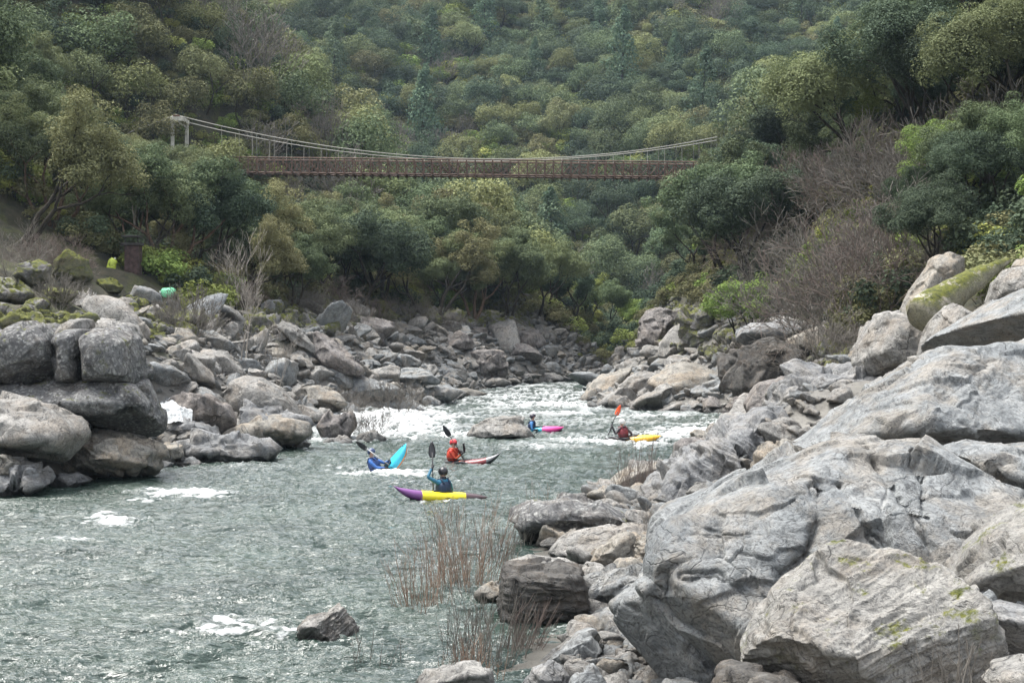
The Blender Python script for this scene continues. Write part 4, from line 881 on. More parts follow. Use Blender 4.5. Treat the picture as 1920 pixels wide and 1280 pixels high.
def dome_tree(key, seed, H_=8., W=7., mat='oakfar', n=22, per=110, leaf=.36, conifer=False, bark='bark'):
    lr = np.random.default_rng(seed)
    if conifer:
        C = []; Rr = []
        for k in range(n):
            t = (k+.5)/n; a = lr.uniform(0, 6.28); rad = W*.5*(1-t)**.8*lr.uniform(.35, .85)
            C.append([math.cos(a)*rad, math.sin(a)*rad, H_*(.12+.88*t)]); Rr.append(W*.15*(1-t)**.6+.3)
        C = np.array(C); Rr = np.array(Rr)
    else:
        d = lr.normal(size=(n, 3)); d[:, 2] = np.abs(d[:, 2])*.9-.12; d /= np.linalg.norm(d, axis=1)[:, None]
        C = d*[W*.40, W*.40, H_*.36]*lr.uniform(.72, 1.05, (n, 1))+[0, 0, H_*.50]
        Rr = W*lr.uniform(.13, .21, n)
        C = np.concatenate([C, [[0, 0, H_*.45]]]); Rr = np.concatenate([Rr, [W*.30]])
    v, f, ti = leaves(lr, C, Rr, per, leaf, .8)
    segs = []; tips = []
    for s in range(1 if conifer else 2):
        a = lr.uniform(0, 6.28)
        if conifer: segs.append(([np.array([0, 0, -1.]), np.array([0, 0, H_*.5]), np.array([0, 0, H_*.95])], [.22, .15, .04], 0))
        else: grow(lr, np.array([0, 0, -1.]), np.array([math.cos(a)*.4, math.sin(a)*.4, 1]), H_*.45, H_*.018, 0, 1, segs, tips, (2, 3), .6, .1, .12, .8, 3)
    tv, tf = tubes_np(segs, [5, 4])
    allv = np.concatenate([v, tv]); tint = np.concatenate([ti, np.zeros(len(tv))])
    mi = np.concatenate([np.zeros(len(f)), np.ones(len(tf))]).astype(int)
    return mesh_np(key, allv, [np.concatenate([f, tf+len(v)])], [GREEN[mat], GREEN[bark]], mi=mi, attrs={'tint': tint})
def bare(key, seed, H_=4., mat='twig', stems=9, lean=.6, maxlev=4, r=.006, split=(2, 3), spread=.4, up=.12, twig_r=.010, parts=False):
    lr = np.random.default_rng(seed); segs = []; tips = []
    for s in range(stems):
        a = lr.uniform(0, 6.28); l = lean*lr.uniform(.2, 1.2)
        grow(lr, np.array([math.cos(a)*.2, math.sin(a)*.2, -.3]), np.array([math.cos(a)*l, math.sin(a)*l, 1.]), H_*.36*lr.uniform(.7, 1.1), H_*r*lr.uniform(.8, 1.4), 0, maxlev, segs, tips, split, spread, up, .14, .74, 4)
    segs = [(p, [max(x, twig_r) for x in ra], l) for p, ra, l in segs]
    V, Fq = tubes_np(segs, [6, 4, 3, 3, 3])
    return mesh_np(key, V, Fq, [GREEN[mat]], smooth=True)

TREES = []      # (object, X, Y, px, base py, kind)
def place_tree(kind, X, Y, s, rz, z=None, name=None, sz=None, tilt=(0, 0)):
    proto = TP[kind]
    nm, typ, data = proto
    z = gz(X, Y)-.2 if z is None else z
    if typ == 'parts':
        root = link(nm, None, loc=(X, Y, z)); link('trunk', data[0], root); link('crown', data[1], root)
    else: root = link(nm, data, loc=(X, Y, z))
    root.scale = (s, s, s*(sz or 1)); root.rotation_euler = (tilt[0], tilt[1], rz)
    TREES.append([root, X, Y, kind, s])
    return root

def build_tree_protos():
    tree_mats()
    for i in range(4): TP['oak%d' % i] = ('oak_tree', 'parts', near_tree('oak_%s' % 'abcd'[i], 300+i, 10, 'oak', 'bark', 2+i % 2, .38, .165, 230, 3, .74))
    for i in range(2): TP['dark%d' % i] = ('oak_tree', 'parts', near_tree('dark_oak_%s' % 'ab'[i], 320+i, 10, 'dark', 'bark', 3, .55, .165, 220, 3, .74, .7))
    TP['open0'] = ('oak_tree', 'parts', near_tree('open_oak', 331, 10, 'oak', 'barkred', 4, .45, .15, 160, 3, .62, .5, .40))
    TP['open1'] = ('oak_tree', 'parts', near_tree('open_oak_b', 332, 10, 'olive', 'bark', 3, .6, .15, 170, 3, .66, .55, .38))
    for i in range(3): TP['fine%d' % i] = ('oak_tree', 'parts', near_tree('fine_oak_%s' % 'abc'[i], 340+i, 11, ['oak', 'bright', 'dark'][i], 'bark', 3, .5, .135, 280, 3, .72, .65))
    TP['bright0'] = ('bay_tree', 'parts', near_tree('bay_tree', 350, 7, 'bright', 'bark', 3, .3, .14, 220, 3, .8))
    for i in range(5): TP['far%d' % i] = ('oak_tree', 'one', dome_tree('far_oak_%s' % 'abcde'[i], 400+i, 7+i*.5, 7.5, 'oakfar', 22+i, 200, .27))
    for i in range(2): TP['farol%d' % i] = ('oak_tree', 'one', dome_tree('far_olive_%s' % 'ab'[i], 410+i, 7.5, 6.5, 'olive', 22, 190, .26))
    for i in range(2): TP['fard%d' % i] = ('oak_tree', 'one', dome_tree('far_dark_%s' % 'ab'[i], 415+i, 8, 7, 'dark', 22, 190, .27))
    for i in range(2): TP['pine%d' % i] = ('pine_tree', 'one', dome_tree('pine_%s' % 'ab'[i], 420+i, 13, 8.5, 'conifer', 60, 70, .40, True))
    for i in range(2): TP['farbare%d' % i] = ('bare_tree', 'one', bare('bare_tree_%s' % 'ab'[i], 430+i, 7.5, 'twig', 6, .5, 4, .007, (2, 3), .5, .15, .026))
    for i in range(3): TP['thicket%d' % i] = ('bare_shrub', 'one', bare('thicket_%s' % 'abc'[i], 440+i, 5.0, ['twig', 'twigred', 'twig'][i], 11, .9, 4, .005, (3, 3), .5, .08, .011))
    TP['bush'] = ('bare_shrub', 'one', bare('bare_bush', 450, 2.6, 'twig', 22, .9, 4, .004, (2, 3), .32, .1, .008))
    TP['sapling'] = ('bare_sapling', 'one', bare('sapling', 451, 6.5, 'dead', 2, .06, 4, .005, (3, 4), .5, .35, .008))
    TP['snag'] = ('dead_tree', 'one', bare('snag', 452, 9, 'dead', 1, .05, 2, .016, (1, 2), .45, .2, .03))
    TP['under0'] = ('shrub', 'one', dome_tree('shrub_a', 460, 1.6, 2.4, 'olive', 14, 70, .17))
    TP['under1'] = ('shrub', 'one', dome_tree('shrub_b', 461, 2.0, 2.6, 'dark', 14, 70, .18))
    TP['under2'] = ('shrub', 'one', dome_tree('shrub_c', 462, 1.8, 2.4, 'bright', 14, 70, .17))

def zmax(kind):
    p = TP[kind]; me = p[2][1] if p[1] == 'parts' else p[2]
    return max(v.co.z for v in me.vertices)
def room_for(px, Y, s=1.0):
    rad = 5.2*s/Y*F; hp = 10*s/Y*F
    return max(view_limit(px+t*rad)-.22*t*t*hp for t in (-.9, -.6, -.3, 0, .3, .6, .9))
def view_limit(px): return np.interp(px, [110, 190, 250, 335, 420, 470, 490, 1275, 1296], [-400, 215, 250, 244, 280, 298, 345, 345, -400])
def hero_trees():
    lr = np.random.default_rng(9)
    # (kind, px, Y, scale, label)
    L = [('open1', 20, 78, 1.05, 'large oak at the left edge with dark leaning limbs'), ('open0', 105, 84, 1.0, 'grey-green oak whose limbs sweep up to the right behind the mossy rocks'),
         ('oak2', -60, 86, 1.2, 'oak crown cut off by the left edge of the photo'), ('open0', 300, 84, 1.10, 'tall oak with bare reddish-brown trunks in front of the bridge tower'),
         ('oak3', 185, 94, 1.0, 'dense oak standing left of the pale dead snag'), ('dark0', 370, 88, .9, 'spreading dark oak right of the reddish trunks'),
         ('open1', 430, 96, .9, 'olive oak under the hidden left end of the footbridge'), ('oak1', 510, 100, .9, 'round oak just below the left part of the bridge deck'),
         ('oak3', 545, 90, .5, 'low leafy green tree above the diagonal ledge'), ('dark1', 640, 104, 1.0, 'wide dark oak with arching limbs beneath the bridge'),
         ('oak0', 600, 116, 1.0, 'tall oak touching the underside of the bridge deck'), ('oak2', 720, 112, .95, 'oak with forked black limbs below the middle of the bridge'),
         ('open1', 810, 116, .90, 'oak with clearly visible black forked trunk above the domed boulder'), ('open0', 885, 120, .85, 'slender oak with straight dark stem left of the highest purple-grey boulder'),
         ('oak3', 950, 126, .80, 'small round oak above the highest purple-grey boulder'), ('oak1', 1010, 134, .78, 'oak right of the highest purple-grey boulder'),
         ('dark0', 1070, 142, .72, 'dark oak near the river bend'), ('oak2', 1125, 150, .72, 'oak directly above the bright moss-covered mound'), ('bright0', 1175, 156, .8, 'bright green tree left of the square cliff block'),
         ('bright0', 1110, 162, .9, 'yellow-green tree above the river bend'), ('oak0', 760, 128, 1.05, 'tall oak behind the forked-limb oak, just under the bridge'),
         ('oak3', 860, 134, .9, 'oak just under the bridge deck at mid span'),
         # right bank
         ('dark1', 1432, 98, 1.05, 'broad dark oak hiding the right end of the bridge'), ('oak0', 1378, 108, 1.08, 'olive-topped oak just behind the right end of the bridge deck'),
         ('oak1', 1490, 108, .85, 'oak behind the mauve thicket on the right bank'), ('bright0', 1395, 90, .75, 'small bright green tree amid bare brush on the right bank'),
         ('fine0', 1665, 88, 1.0, 'tall oak with a drooping fan-shaped crown at upper right'), ('fine2', 1600, 96, .95, 'dark oak with arching limbs behind the mauve thicket'), ('fine2', 1760, 80, 1.0, 'dark tree filling the top right above the bright green sprays'),
         ('fine1', 1800, 68, .5, 'light green leafy tree beside the mossy log top'), ('fine0', 1880, 76, .75, 'big grey-green oak crown at the right edge'), ('fine0', 2010, 68, .85, 'oak cut off by the right edge of the photo'),
         ('fine1', 1735, 90, .75, 'yellow-green tree between the two dark oaks on the right'), ('fine2', 1900, 86, 1.1, 'dark oak behind the grey-green crown in the top right corner'), ('fine0', 1800, 98, 1.1, 'oak high up the slope near the top right corner'),
         ('fine2', 1860, 62, .5, 'dark leafy oak just above the brown flat rocks at the right edge'), ('fine0', 1960, 60, .5, 'low oak cut off by the right edge above the upper slab'), ('fine2', 1765, 70, .45, 'dark low oak behind the brown lichen-covered boulder'), ('fine2', 1830, 76, .8, 'dark oak behind the light green leafy tree'),
            ('fine2', 1560, 116, 1.0, 'oak on the skyline of the right slope, left of the fan-shaped crown')]
    for k, px, Y, s, lab in L:
        if Y < 139 and px < 1375:
            room = H+(HY-room_for(px, Y, s)-4)/F*Y-gz(PX(px, Y), Y); s = max(.35, min(s, room/zmax(k)))
        o = place_tree(k, PX(px, Y), Y, s, lr.uniform(0, 6.28)); tag(o, lab, 'tree')
        o['hero'] = 1
    S = [('snag', 243, 86, .85, 'pale dead snag standing between two oaks at left', 'dead tree'), ('sapling', 452, 71, .88, 'tall pale leafless sapling on the left rubble', 'sapling'), ('sapling', 521, 69, .50, 'small dark leafless sapling right of the tall pale one', 'sapling'),
         ('bush', 345, 68.5, 1.18, 'dense round leafless bush left of the tall round boulder', 'shrub'), ('bush', 655, 75, .75, 'bare grey shrub on the pale rocks left of the reddish bush', 'shrub'), ('bush', 745, 77, .85, 'reddish bare bush at the top of the white rapid', 'shrub'),
         ('bush', 702, 63, .55, 'leafless bush growing from the wet rock in the rapid', 'shrub'), ('bush', 540, 66, .5, 'low bare bush right of the tall round boulder', 'shrub'), ('bush', 110, 62, .7, 'low bare brush behind the cracked row of blocks', 'shrub'), ('sapling', 1065, 84, .001, '', '')]
    for k, px, Y, s, lab, cat in S:
        if s < .01: continue
        X = PX(px, Y); o = place_tree(k, X, Y, s, lr.uniform(0, 6.28), z=max(gz(X, Y), .0)); tag(o, lab, cat); o['hero'] = 1
    TREES_DONE.append(1)
TREES_DONE = []
ZM = {}
def forest():
    lr = np.random.default_rng(21); pts = [(t[1], t[2], 3.0*t[4]) for t in TREES if t[3][:4] in ('oak0', 'oak1', 'oak2', 'oak3', 'dark', 'open', 'fine', 'brig')]
    cells = {}
    def ok(x, y, r):
        cx, cy = int(x//6), int(y//6)
        for i in range(cx-1, cx+2):
            for j in range(cy-1, cy+2):
                for a, b, c in cells.get((i, j), ()):
                    if (x-a)**2+(y-b)**2 < (r*.5+c*.5)**2*1.0: return False
        return True
    def put(x, y, r): cells.setdefault((int(x//6), int(y//6)), []).append((x, y, r))
    for p in pts: put(*p)
    cand = []
    n = 130000
    Y = 46+(430-46)*lr.random(n)**.75; px = lr.uniform(-200, 2120, n); X = (px-960)/F*Y
    xl = np.interp(Y, XL[:, 0], XL[:, 1]); xh = np.interp(Y, XH[:, 0], XH[:, 1])
    G = ground(X, Y); cov = pn(np.stack([X*.035, Y*.035, 0*X+3], 1)); cov2 = pn(np.stack([X*.06, Y*.06, 0*X+30], 1))
    for i in range(n):
        x, y, z = X[i], Y[i], G[i]
        left = xl[i]-x; right = x-xh[i]
        if y < 200:
            if left > 0 and y < (84 if 960+x/y*F < 420 else 74): continue
            if not (left > (11 if y < 112 else 7.5) or right > (5 if y > 95 else 7)): continue
            if right > 0 and y < 58: continue
            # keep the view onto the bridge free
            pxx = 960+x/y*F
            room = H+(HY-room_for(pxx, y, .9)-5)/F*y-z if (y < 139 and pxx < 1400) else 99
            if room < 3.2 and 960+x/y*F < 1400: continue
        elif z < 3 and y < 215: continue
        else: room = 99
        if (z-H)/y*F > HY+40: continue
        c, c2 = cov[i], cov2[i]
        if right > 0 and y < 77 and 960+x/y*F < 1540: continue
        if y < 135: r = 3.6
        else: r = 3.9 if y < 210 else 4.9
        if y > 200 and z-H > 0 and lr.random() < .035: kind, r = 'pine%d' % lr.integers(2), 4.0
        elif c > .24 and lr.random() < .6: kind = 'farbare%d' % lr.integers(2)
        elif y < 112 and right > 0 and z < 12 and 1380 < 960+x/y*F < 1730 and lr.random() < .68: kind, r = 'thicket%d' % lr.integers(3), 2.6
        elif y < 112 and right > 0 and 960+x/y*F > 1600: kind, r = ['fine0', 'fine2', 'fine2', 'fine0'][lr.integers(4)], 4.0
        elif y < 135: kind = ['oak0', 'oak1', 'oak2', 'oak3', 'dark0', 'open1'][lr.integers(6)]
        elif y > 200 and lr.random() < .42: kind = 'fard%d' % lr.integers(2)
        elif y < 200 and lr.random() < .35: kind = 'farol%d' % lr.integers(2)
        elif c2 > .32: kind = 'farol%d' % lr.integers(2)
        elif c2 < -.35: kind = 'fard%d' % lr.integers(2)
        else: kind = 'far%d' % lr.integers(5)
        if not ok(x, y, r): continue
        put(x, y, r); cand.append((x, y, z, kind, 960+x/y*F, room))
    cand.sort(key=lambda c: c[1])
    inframe = [c for c in cand if -70 < c[4] < 1990]; out = [c for c in cand if not (-70 < c[4] < 1990)]
    nhero = sum(1 for t in TREES if t[3][:3] in ('oak', 'far', 'fin', 'ope', 'dar', 'bri'))
    cap = 285-nhero; cnt = 0; rest = []
    for c in inframe:
        tree = not c[3].startswith(('thicket', 'farbare', 'pine'))
        if tree and cnt >= cap: rest.append(c); continue
        if not tree and c[1] > 330: rest.append(c); continue
        if tree: cnt += 1
        s = lr.uniform(.62, 1.25) if c[1] > 140 else lr.uniform(.55, .95)
        if c[3].startswith('fine'): s *= .8
        if c[3].startswith('thicket'): s = lr.uniform(.8, 1.2)*(.7 if c[1] < 70 else 1)
        zk = 1.0
        if c[5] < 20:
            hh = zmax(c[3]) if c[3] not in ZM else ZM[c[3]]; ZM[c[3]] = hh; s = min(s, c[5]/hh); zk = 0
        o = place_tree(c[3], c[0], c[1], s, lr.uniform(0, 6.28), z=c[2]-.2, sz=lr.uniform(.9, 1.2) if zk else .97, tilt=(lr.normal()*.05, lr.normal()*.05))
    rest += out
    kinds = ['far%d' % i for i in range(5)]+['farol0', 'farol1', 'fard0', 'fard1', 'pine0', 'pine1', 'farbare0', 'farbare1']
    firsts = []
    for k in kinds:
        ob = next((t[0] for t in TREES if t[3] == k), None)
        if ob is None:
            c = next((c for c in rest if c[3] == k), None)
            if c is None: continue
            ob = place_tree(k, c[0], c[1], 1, 0, z=c[2]-.2)
        firsts.append((k, ob))
    kk = [k for k, _ in firsts]
    def mp(k):
        if k in kk: return kk.index(k)
        return int(lr.integers(0, 3))
    ns = len(rest)
    scatter_stuff('forest', [o for _, o in firsts], [(c[0], c[1], c[2]-.2) for c in rest], np.stack([lr.normal(0, .05, ns), lr.normal(0, .05, ns), lr.uniform(0, 6.28, ns)], 1),
                  lr.uniform(.8, 1.25, ns)[:, None]*np.stack([np.ones(ns), np.ones(ns), lr.uniform(.9, 1.2, ns)], 1), [mp(c[3]) for c in rest], label='unbroken mass of oak crowns high on the far valley side', cat='forest')
    print('forest', len(cand), 'individual', len(TREES), 'rest', ns)

def undergrowth():
    """low shrubs between the rubble and the trees"""
    lr = np.random.default_rng(33); n = 30000
    Y = 46+370*lr.random(n)**.9; px = lr.uniform(-80, 2000, n); X = (px-960)/F*Y
    xl = np.interp(Y, XL[:, 0], XL[:, 1]); xh = np.interp(Y, XH[:, 0], XH[:, 1])
    l = xl-X; r = X-xh
    k = ((l > 9.5) | (r > 3.5) | (Y > 134)) & ~((r > 0) & (Y < np.where(px < 1840, 62, 50))); X = X[k]; Y = Y[k]; px = px[k]
    k = ~((px < 330) & (Y < 82)); px = px[k]; X = X[k]; Y = Y[k]
    k = lr.random(len(X)) < np.where((px < 900) & (Y > 120) & (Y < 185), 1, .75); px = px[k]; X = X[k]; Y = Y[k]
    for bx, by in ((315, 549), (210, 496)):
        hb_ = hit(bx, by+6) or 85; k = ~((abs(px-bx) < 50) & (Y < hb_+1) & (Y > hb_-16)); px = px[k]; X = X[k]; Y = Y[k]
    Z = ground(X, Y); k = (Z > 3) | (Y < 150); X, Y, Z = X[k], Y[k], Z[k]; n = len(X)
    obs = []
    for k in ('under0', 'under1', 'under2'):
        Xp = X[len(obs)]; obs.append(place_tree(k, Xp, Y[len(obs)], 1, 0)); tag(obs[-1], {'under0': 'low olive shrub', 'under1': 'low dark shrub', 'under2': 'low bright green shrub'}[k]+' on the wooded slope', 'shrub')
    nat = fbm(np.stack([X*.08, Y*.08, 0*X], 1), 2)
    idx = np.where(nat > .3, 2, np.where(nat < -.2, 1, 0)); flip = lr.random(n) < .25; idx = np.where(flip, lr.integers(0, 3, n), idx)
    scatter_stuff('undergrowth', obs, np.stack([X, Y, Z-.15], 1), np.stack([0*X, 0*X, lr.uniform(0, 6.28, n)], 1), (lr.uniform(.5, 1.25, n)*np.interp(Y, [150, 260], [1, 1.9]))[:, None]*np.ones((1, 3)), idx)

def thickets():
    """bare brush on the right bank and under the left trees, each its own shrub"""
    lr = np.random.default_rng(41)
    R1 = [(1470, 78), (1510, 72), (1545, 68), (1590, 66), (1630, 62), (1560, 80), (1610, 76), (1660, 70), (1500, 88), (1440, 92), (1330, 104), (1290, 112), (1350, 98), (1380, 94), (1690, 64), (1740, 60), (1790, 58), (1850, 56), (1900, 54), (1950, 54),
          (1640, 84), (1580, 92), (1530, 98), (1720, 74), (1460, 84), (1420, 84), (1550, 60), (1510, 63), (1880, 62), (1820, 64), (1960, 62), (1700, 80), (1480, 66), (1450, 72)]
    for i, (px, Y) in enumerate(R1):
        if (px < 1540 and Y < 78) or px > 1760 or px < 1425: continue
        o = place_tree('thicket%d' % (i % 3), PX(px, Y), Y, lr.uniform(.85, 1.2) if Y > 60 else lr.uniform(.5, .7), lr.uniform(0, 6.28), sz=lr.uniform(.85, 1.15)); o['side'] = 'R'
    L1 = [(330, 80), (380, 82), (430, 84), (290, 78), (480, 88), (590, 94), (630, 98), (670, 100), (560, 90), (700, 104), (250, 76), (400, 90), (610, 102), (350, 88), (650, 92), (60, 70), (20, 66), (740, 108), (130, 72), (190, 74), (90, 74), (240, 72), (280, 84), (520, 92), (460, 84), (780, 110), (840, 114)]
    for i, (px, Y) in enumerate(L1):
        if any(abs(px-b) < 75 and Y < (hit(b, c) or 85)+1.5 for b, c in ((315, 555), (210, 502))): continue
        o = place_tree('thicket%d' % ((i*2+1) % 3), PX(px, Y), Y, lr.uniform(.42, .62), lr.uniform(0, 6.28)); o['side'] = 'L'

def willow_stems():
    """brown leafless stems standing in the near water and on the shore; each clump a plant of its own"""
    lr = np.random.default_rng(55)
    CL = [  # px, py of base, spread px, n stems, height px, lean, mat, label
        (868, 1100, 62, 66, 165, 0, 'twiggold', 'dense clump of tan leafless stems in the water left of the dark square block'),
        (800, 1140, 50, 40, 130, 0, 'twiggold', 'thinner clump of leafless stems left of the dense tan one'),
        (935, 1060, 30, 26, 120, .05, 'twig', 'sparse brown stems between the yellow kayak and the dark square block'),
        (905, 1235, 75, 72, 145, .0, 'twig', 'wide dark clump of leafless stems at the bottom of the photo'),
        (975, 1215, 35, 45, 100, .25, 'twigred', 'reddish stems leaning right beside the pale wedge rock'),
        (1000, 1140, 40, 16, 90, .0, 'twiggold', 'pale curved stems in front of the dark square block'),
        (1015, 1010, 22, 9, 115, .0, 'twiggold', 'tall pale stems in front of the dark rounded shore boulder'),
        (980, 1025, 14, 5, 140, .0, 'dead', 'single tall whitish stems at the water left of the dark rounded boulder'),
        (1195, 965, 45, 80, 130, .0, 'twigred', 'dense reddish stems growing before the blue-grey rock slope'),
        (1150, 970, 40, 18, 70, .0, 'twig', 'short brown stems left of the dense reddish ones'),
        (1216, 1010, 18, 6, 75, -.2, 'dead', 'few pale stems leaning left above the layered tan stack'),
        (880, 1275, 60, 36, 85, .0, 'twiggold', 'stems rising in front of the white-topped rock'),
        (710, 1250, 60, 8, 95, .0, 'twig', 'scattered thin single stems in the shallow water at the bottom'),
        (850, 990, 40, 12, 60, .0, 'twig', 'short thin stems in the water below the yellow kayak'),
        (1790, 1290, 60, 14, 80, .0, 'twig', 'thin dry stems in front of the front right boulder')]
    for px, py, spx, ns, hp, lean, mat, lab in CL:
        Y0 = 14697/(py-HY) if px < 1150 else {1195: 41, 1150: 41.5, 1216: 29.5, 1790: 13.2}[px]
        base = P(px, py, Y0); sp = spx/F*Y0; h = hp/F*Y0; mb_segs = []
        for i in range(ns):
            a = lr.uniform(0, 6.28); rr = lr.random()**.6
            b = np.array([math.cos(a)*rr*sp, math.sin(a)*rr*sp*1.2, -.25 if px < 1150 else -.1]); hh = h*lr.uniform(.55, 1.3)*(1-.35*rr)
            d = np.array([lean+lr.normal()*.14+math.cos(a)*.12, lr.normal()*.10, 1.]); pts = [b]; 
            for k in range(5):
                d = d+lr.normal(size=3)*.05; pts.append(pts[-1]+d/np.linalg.norm(d)*(hh+.25)/5)
            r0 = .0072*lr.uniform(.7, 1.3); mb_segs.append((pts, [r0, r0*.9, r0*.8, r0*.65, r0*.5, r0*.35], 0))
            for k in range(int(lr.integers(2, 7))):
                j = int(lr.integers(1, 5)); q = pts[j]; dd = d+np.array([lr.normal()*.5, lr.normal()*.5, .3])
                mb_segs.append(([q, q+dd*.12*hh, q+dd*.2*hh+[0, 0, .06*hh]], [r0*.6, r0*.45, r0*.3], 1))
        V, Fq = tubes_np(mb_segs, [4, 3])
        me = mesh_np('stems', V, Fq, [GREEN[mat]], smooth=True)
        o = link('willow_shrub', me, loc=base); tag(o, lab, 'shrub', 'leafless stems by the near shore')
# ---------- bridge ----------
def build_bridge():
    Yb = 140.; rust = simple_mat('rusty_iron', (.130, .080, .058), .8, .35, 3, bump=.2); wood = simple_mat('dark_planks', (.05, .035, .03), .9, .3, 2)
    cabm = simple_mat('steel_cable', (.33, .32, .28), .6, .1, 3); conc = simple_mat('pale_concrete', (.52, .50, .45), .9, .25, 2, bump=.2)
    root = link('suspension_footbridge', None, loc=P(880, 330, Yb)); o0 = P(880, 330, Yb)
    tag(root, 'rusty iron truss footbridge hung from pale cables across the gorge', 'bridge')
    x0 = PX(470, Yb)-o0[0]-2.5; x1 = PX(1345, Yb)-o0[0]; W = 1.05
    zb = lambda x: np.interp(x, [x0, 0, x1], [.27, .02, -.22])+.0  # bottom chord, follows the slight sag seen
    ht = 1.42; pw = .82; n = int((x1-x0)/pw)
    for side in (-1, 1):
        mb = MB(); y = side*W
        xs = [x0+i*pw for i in range(n+1)]
        def ln(dz, r): mb.tube([(x, y, zb(x)+dz) for x in xs[::2]+[xs[-1]]], r, 4)
        ln(0, .085); ln(ht, .06); ln(ht*.78, .022)
        for i, x in enumerate(xs):
            mb.box((x, y, zb(x)+ht/2), (.12, .10, ht))
            if i < n:
                xx = xs[i+1]
                mb.tube([(x, y-.02, zb(x)+.05), (xx, y-.02, zb(xx)+ht*.78)], .038, 4)
                mb.tube([(x, y+.03, zb(x)+ht*.78), (xx, y+.03, zb(xx)+.05)], .034, 4)
        mb.build('truss', rust, root)
    mb = MB()
    lr = np.random.default_rng(3)
    for i in range(int((x1-x0)/.25)):
        x = x0+.125+i*.25; mb.box((x, 0, zb(x)+.10+lr.uniform(-.01, .01)), (.23, 2*W-.16, .06))
    mb.build('deck', wood, root)
    for i in range(n+1):
        x = x0+i*pw; mb = MB(); mb.box((x, 0, zb(x)-.14), (.11, 2*W+1.0, .17)); mb.box((x, W+.1, zb(x)-.08), (.07, .07, .25)); mb.box((x, -W-.1, zb(x)-.08), (.07, .07, .25))
        mb.build('transom', rust, root)
    # cables: through photo points
    def cab(pts, dy):
        a = np.array([P(px, py, Yb+dy)-o0 for px, py in pts]); k = np.linspace(a[0, 0], a[-1, 0], 60)
        # smooth by quadratic fits
        c = np.polyfit(a[:, 0], a[:, 2], 3); return np.stack([k, np.full(60, a[0, 1]), np.polyval(c, k)], 1)
    c1 = cab([(337, 219), (440, 240), (545, 262), (640, 278), (760, 292), (880, 299), (1000, 297), (1100, 291), (1200, 281), (1300, 265), (1345, 258)], -W-.25)
    c2 = cab([(345, 228), (410, 243), (500, 262), (590, 278), (700, 291), (840, 300), (960, 301), (1060, 298), (1180, 288), (1290, 272), (1345, 263)], W+.25)
    for c in (c1, c2):
        mb = MB(); mb.tube(list(c), .042, 6); mb.build('cable', cabm, root)
    for c, s in ((c1, -1), (c2, 1)):
        for i in range(0, n+1, 2 if s < 0 else 2):
            x = x0+i*pw+(.0 if s < 0 else pw); zc = np.interp(x, c[:, 0], c[:, 2]); zt = zb(x)+ht
            if x > c[-1, 0] or zc < zt+.05: continue
            mb = MB(); mb.tube([(x, c[0, 1], zc), (x, s*W, zt)], .022, 4); mb.build('hanger', cabm, root)
    # backstays and tower
    tp = P(337, 219, Yb)-o0
    for s, py in ((-1, 0), (1, 7)):
        mb = MB(); q = np.array([tp[0], s*(W+.25), tp[2]-(.45 if s > 0 else 0)]); mb.tube([q, q+[-4.3, 0, -1.6], q+[-9, 0, -4.6]], .06, 6); mb.build('backstay', cabm, root)
    tw = link('tower', None, root, loc=(tp[0], 0, tp[2]-.1))
    gzz = -9.0
    for s in (-1, 1):
        mb = MB(); mb.box((s*.42, s*(W+.2)*.9, gzz/2-.3), (.30, .34, -gzz-.2), bev=.03); mb.build('leg', conc, tw)
    mb = MB(); mb.box((0, 0, -.28), (1.2, 2.9, .42), bev=.04)
    for k in range(9):
        a = PI*k/8; mb.box((.30*math.cos(a), 0, -.72+.22*math.sin(a)), (.12, 2.6, .12))
    mb.build('portal', conc, tw)
    mb = MB(); mb.box((0, -W-.25, 0), (.6, .3, .2), bev=.03); mb.box((0, W+.25, -.05), (.6, .3, .2), bev=.03); mb.build('saddle', rust, tw)
    # right tower, mostly behind trees
    # dark pier / hut under the left trees
    Yh = (hit(250, 510) or 84)-.3; h = P(250, 478, Yh); root = link('masonry_pier', None, loc=h); tag(root, 'small dark reddish masonry pier with a flat slab cap under the left trees', 'pier')
    brk = simple_mat('red_masonry', (.075, .048, .044), .9, .4, 6, bump=.4); dk = simple_mat('dark_slab', (.06, .055, .055), .9, .3, 4)
    mb = MB(); mb.box((0, 0, -.45), (.78, .8, 1.9), bev=.02); mb.build('shaft', brk, root)
    mb = MB(); mb.box((-.05, 0, .58), (1.05, 1.0, .14), bev=.02); mb.build('cap', dk, root)
    mb = MB()
    for sx in (-.38, .3): mb.box((sx, -.2, .80), (.06, .06, .32))
    mb.box((-.04, -.2, 1.0), (.95, .9, .09), bev=.02); mb.build('roof', dk, root)

# ---------- people ----------
def skin_mesh(joints, edges, mats, region, sub=2):
    """one continuous skinned body. joints {name:(pos,rad)}, region(co)->material index"""
    names = list(joints); ix = {k: i for i, k in enumerate(names)}
    me = bpy.data.meshes.new('body'); me.from_pydata([tuple(joints[k][0]) for k in names], [(ix[a], ix[b]) for a, b in edges], [])
    o = bpy.data.objects.new('tmp_body', me); COL.objects.link(o)
    o.modifiers.new('s', 'SKIN'); 
    for i, k in enumerate(names):
        r = joints[k][1]; r = r if hasattr(r, '__len__') else (r, r)
        me.skin_vertices[0].data[i].radius = r; me.skin_vertices[0].data[i].use_root = (i == 0)
    m = o.modifiers.new('d', 'SUBSURF'); m.levels = m.render_levels = sub
    dg = bpy.context.evaluated_depsgraph_get(); dg.update()
    out = bpy.data.meshes.new_from_object(o.evaluated_get(dg)); out.materials.clear()
    for mm in mats: out.materials.append(mm)
    for p in out.polygons: p.material_index = region(p.center); p.use_smooth = True
    bpy.data.objects.remove(o); return out
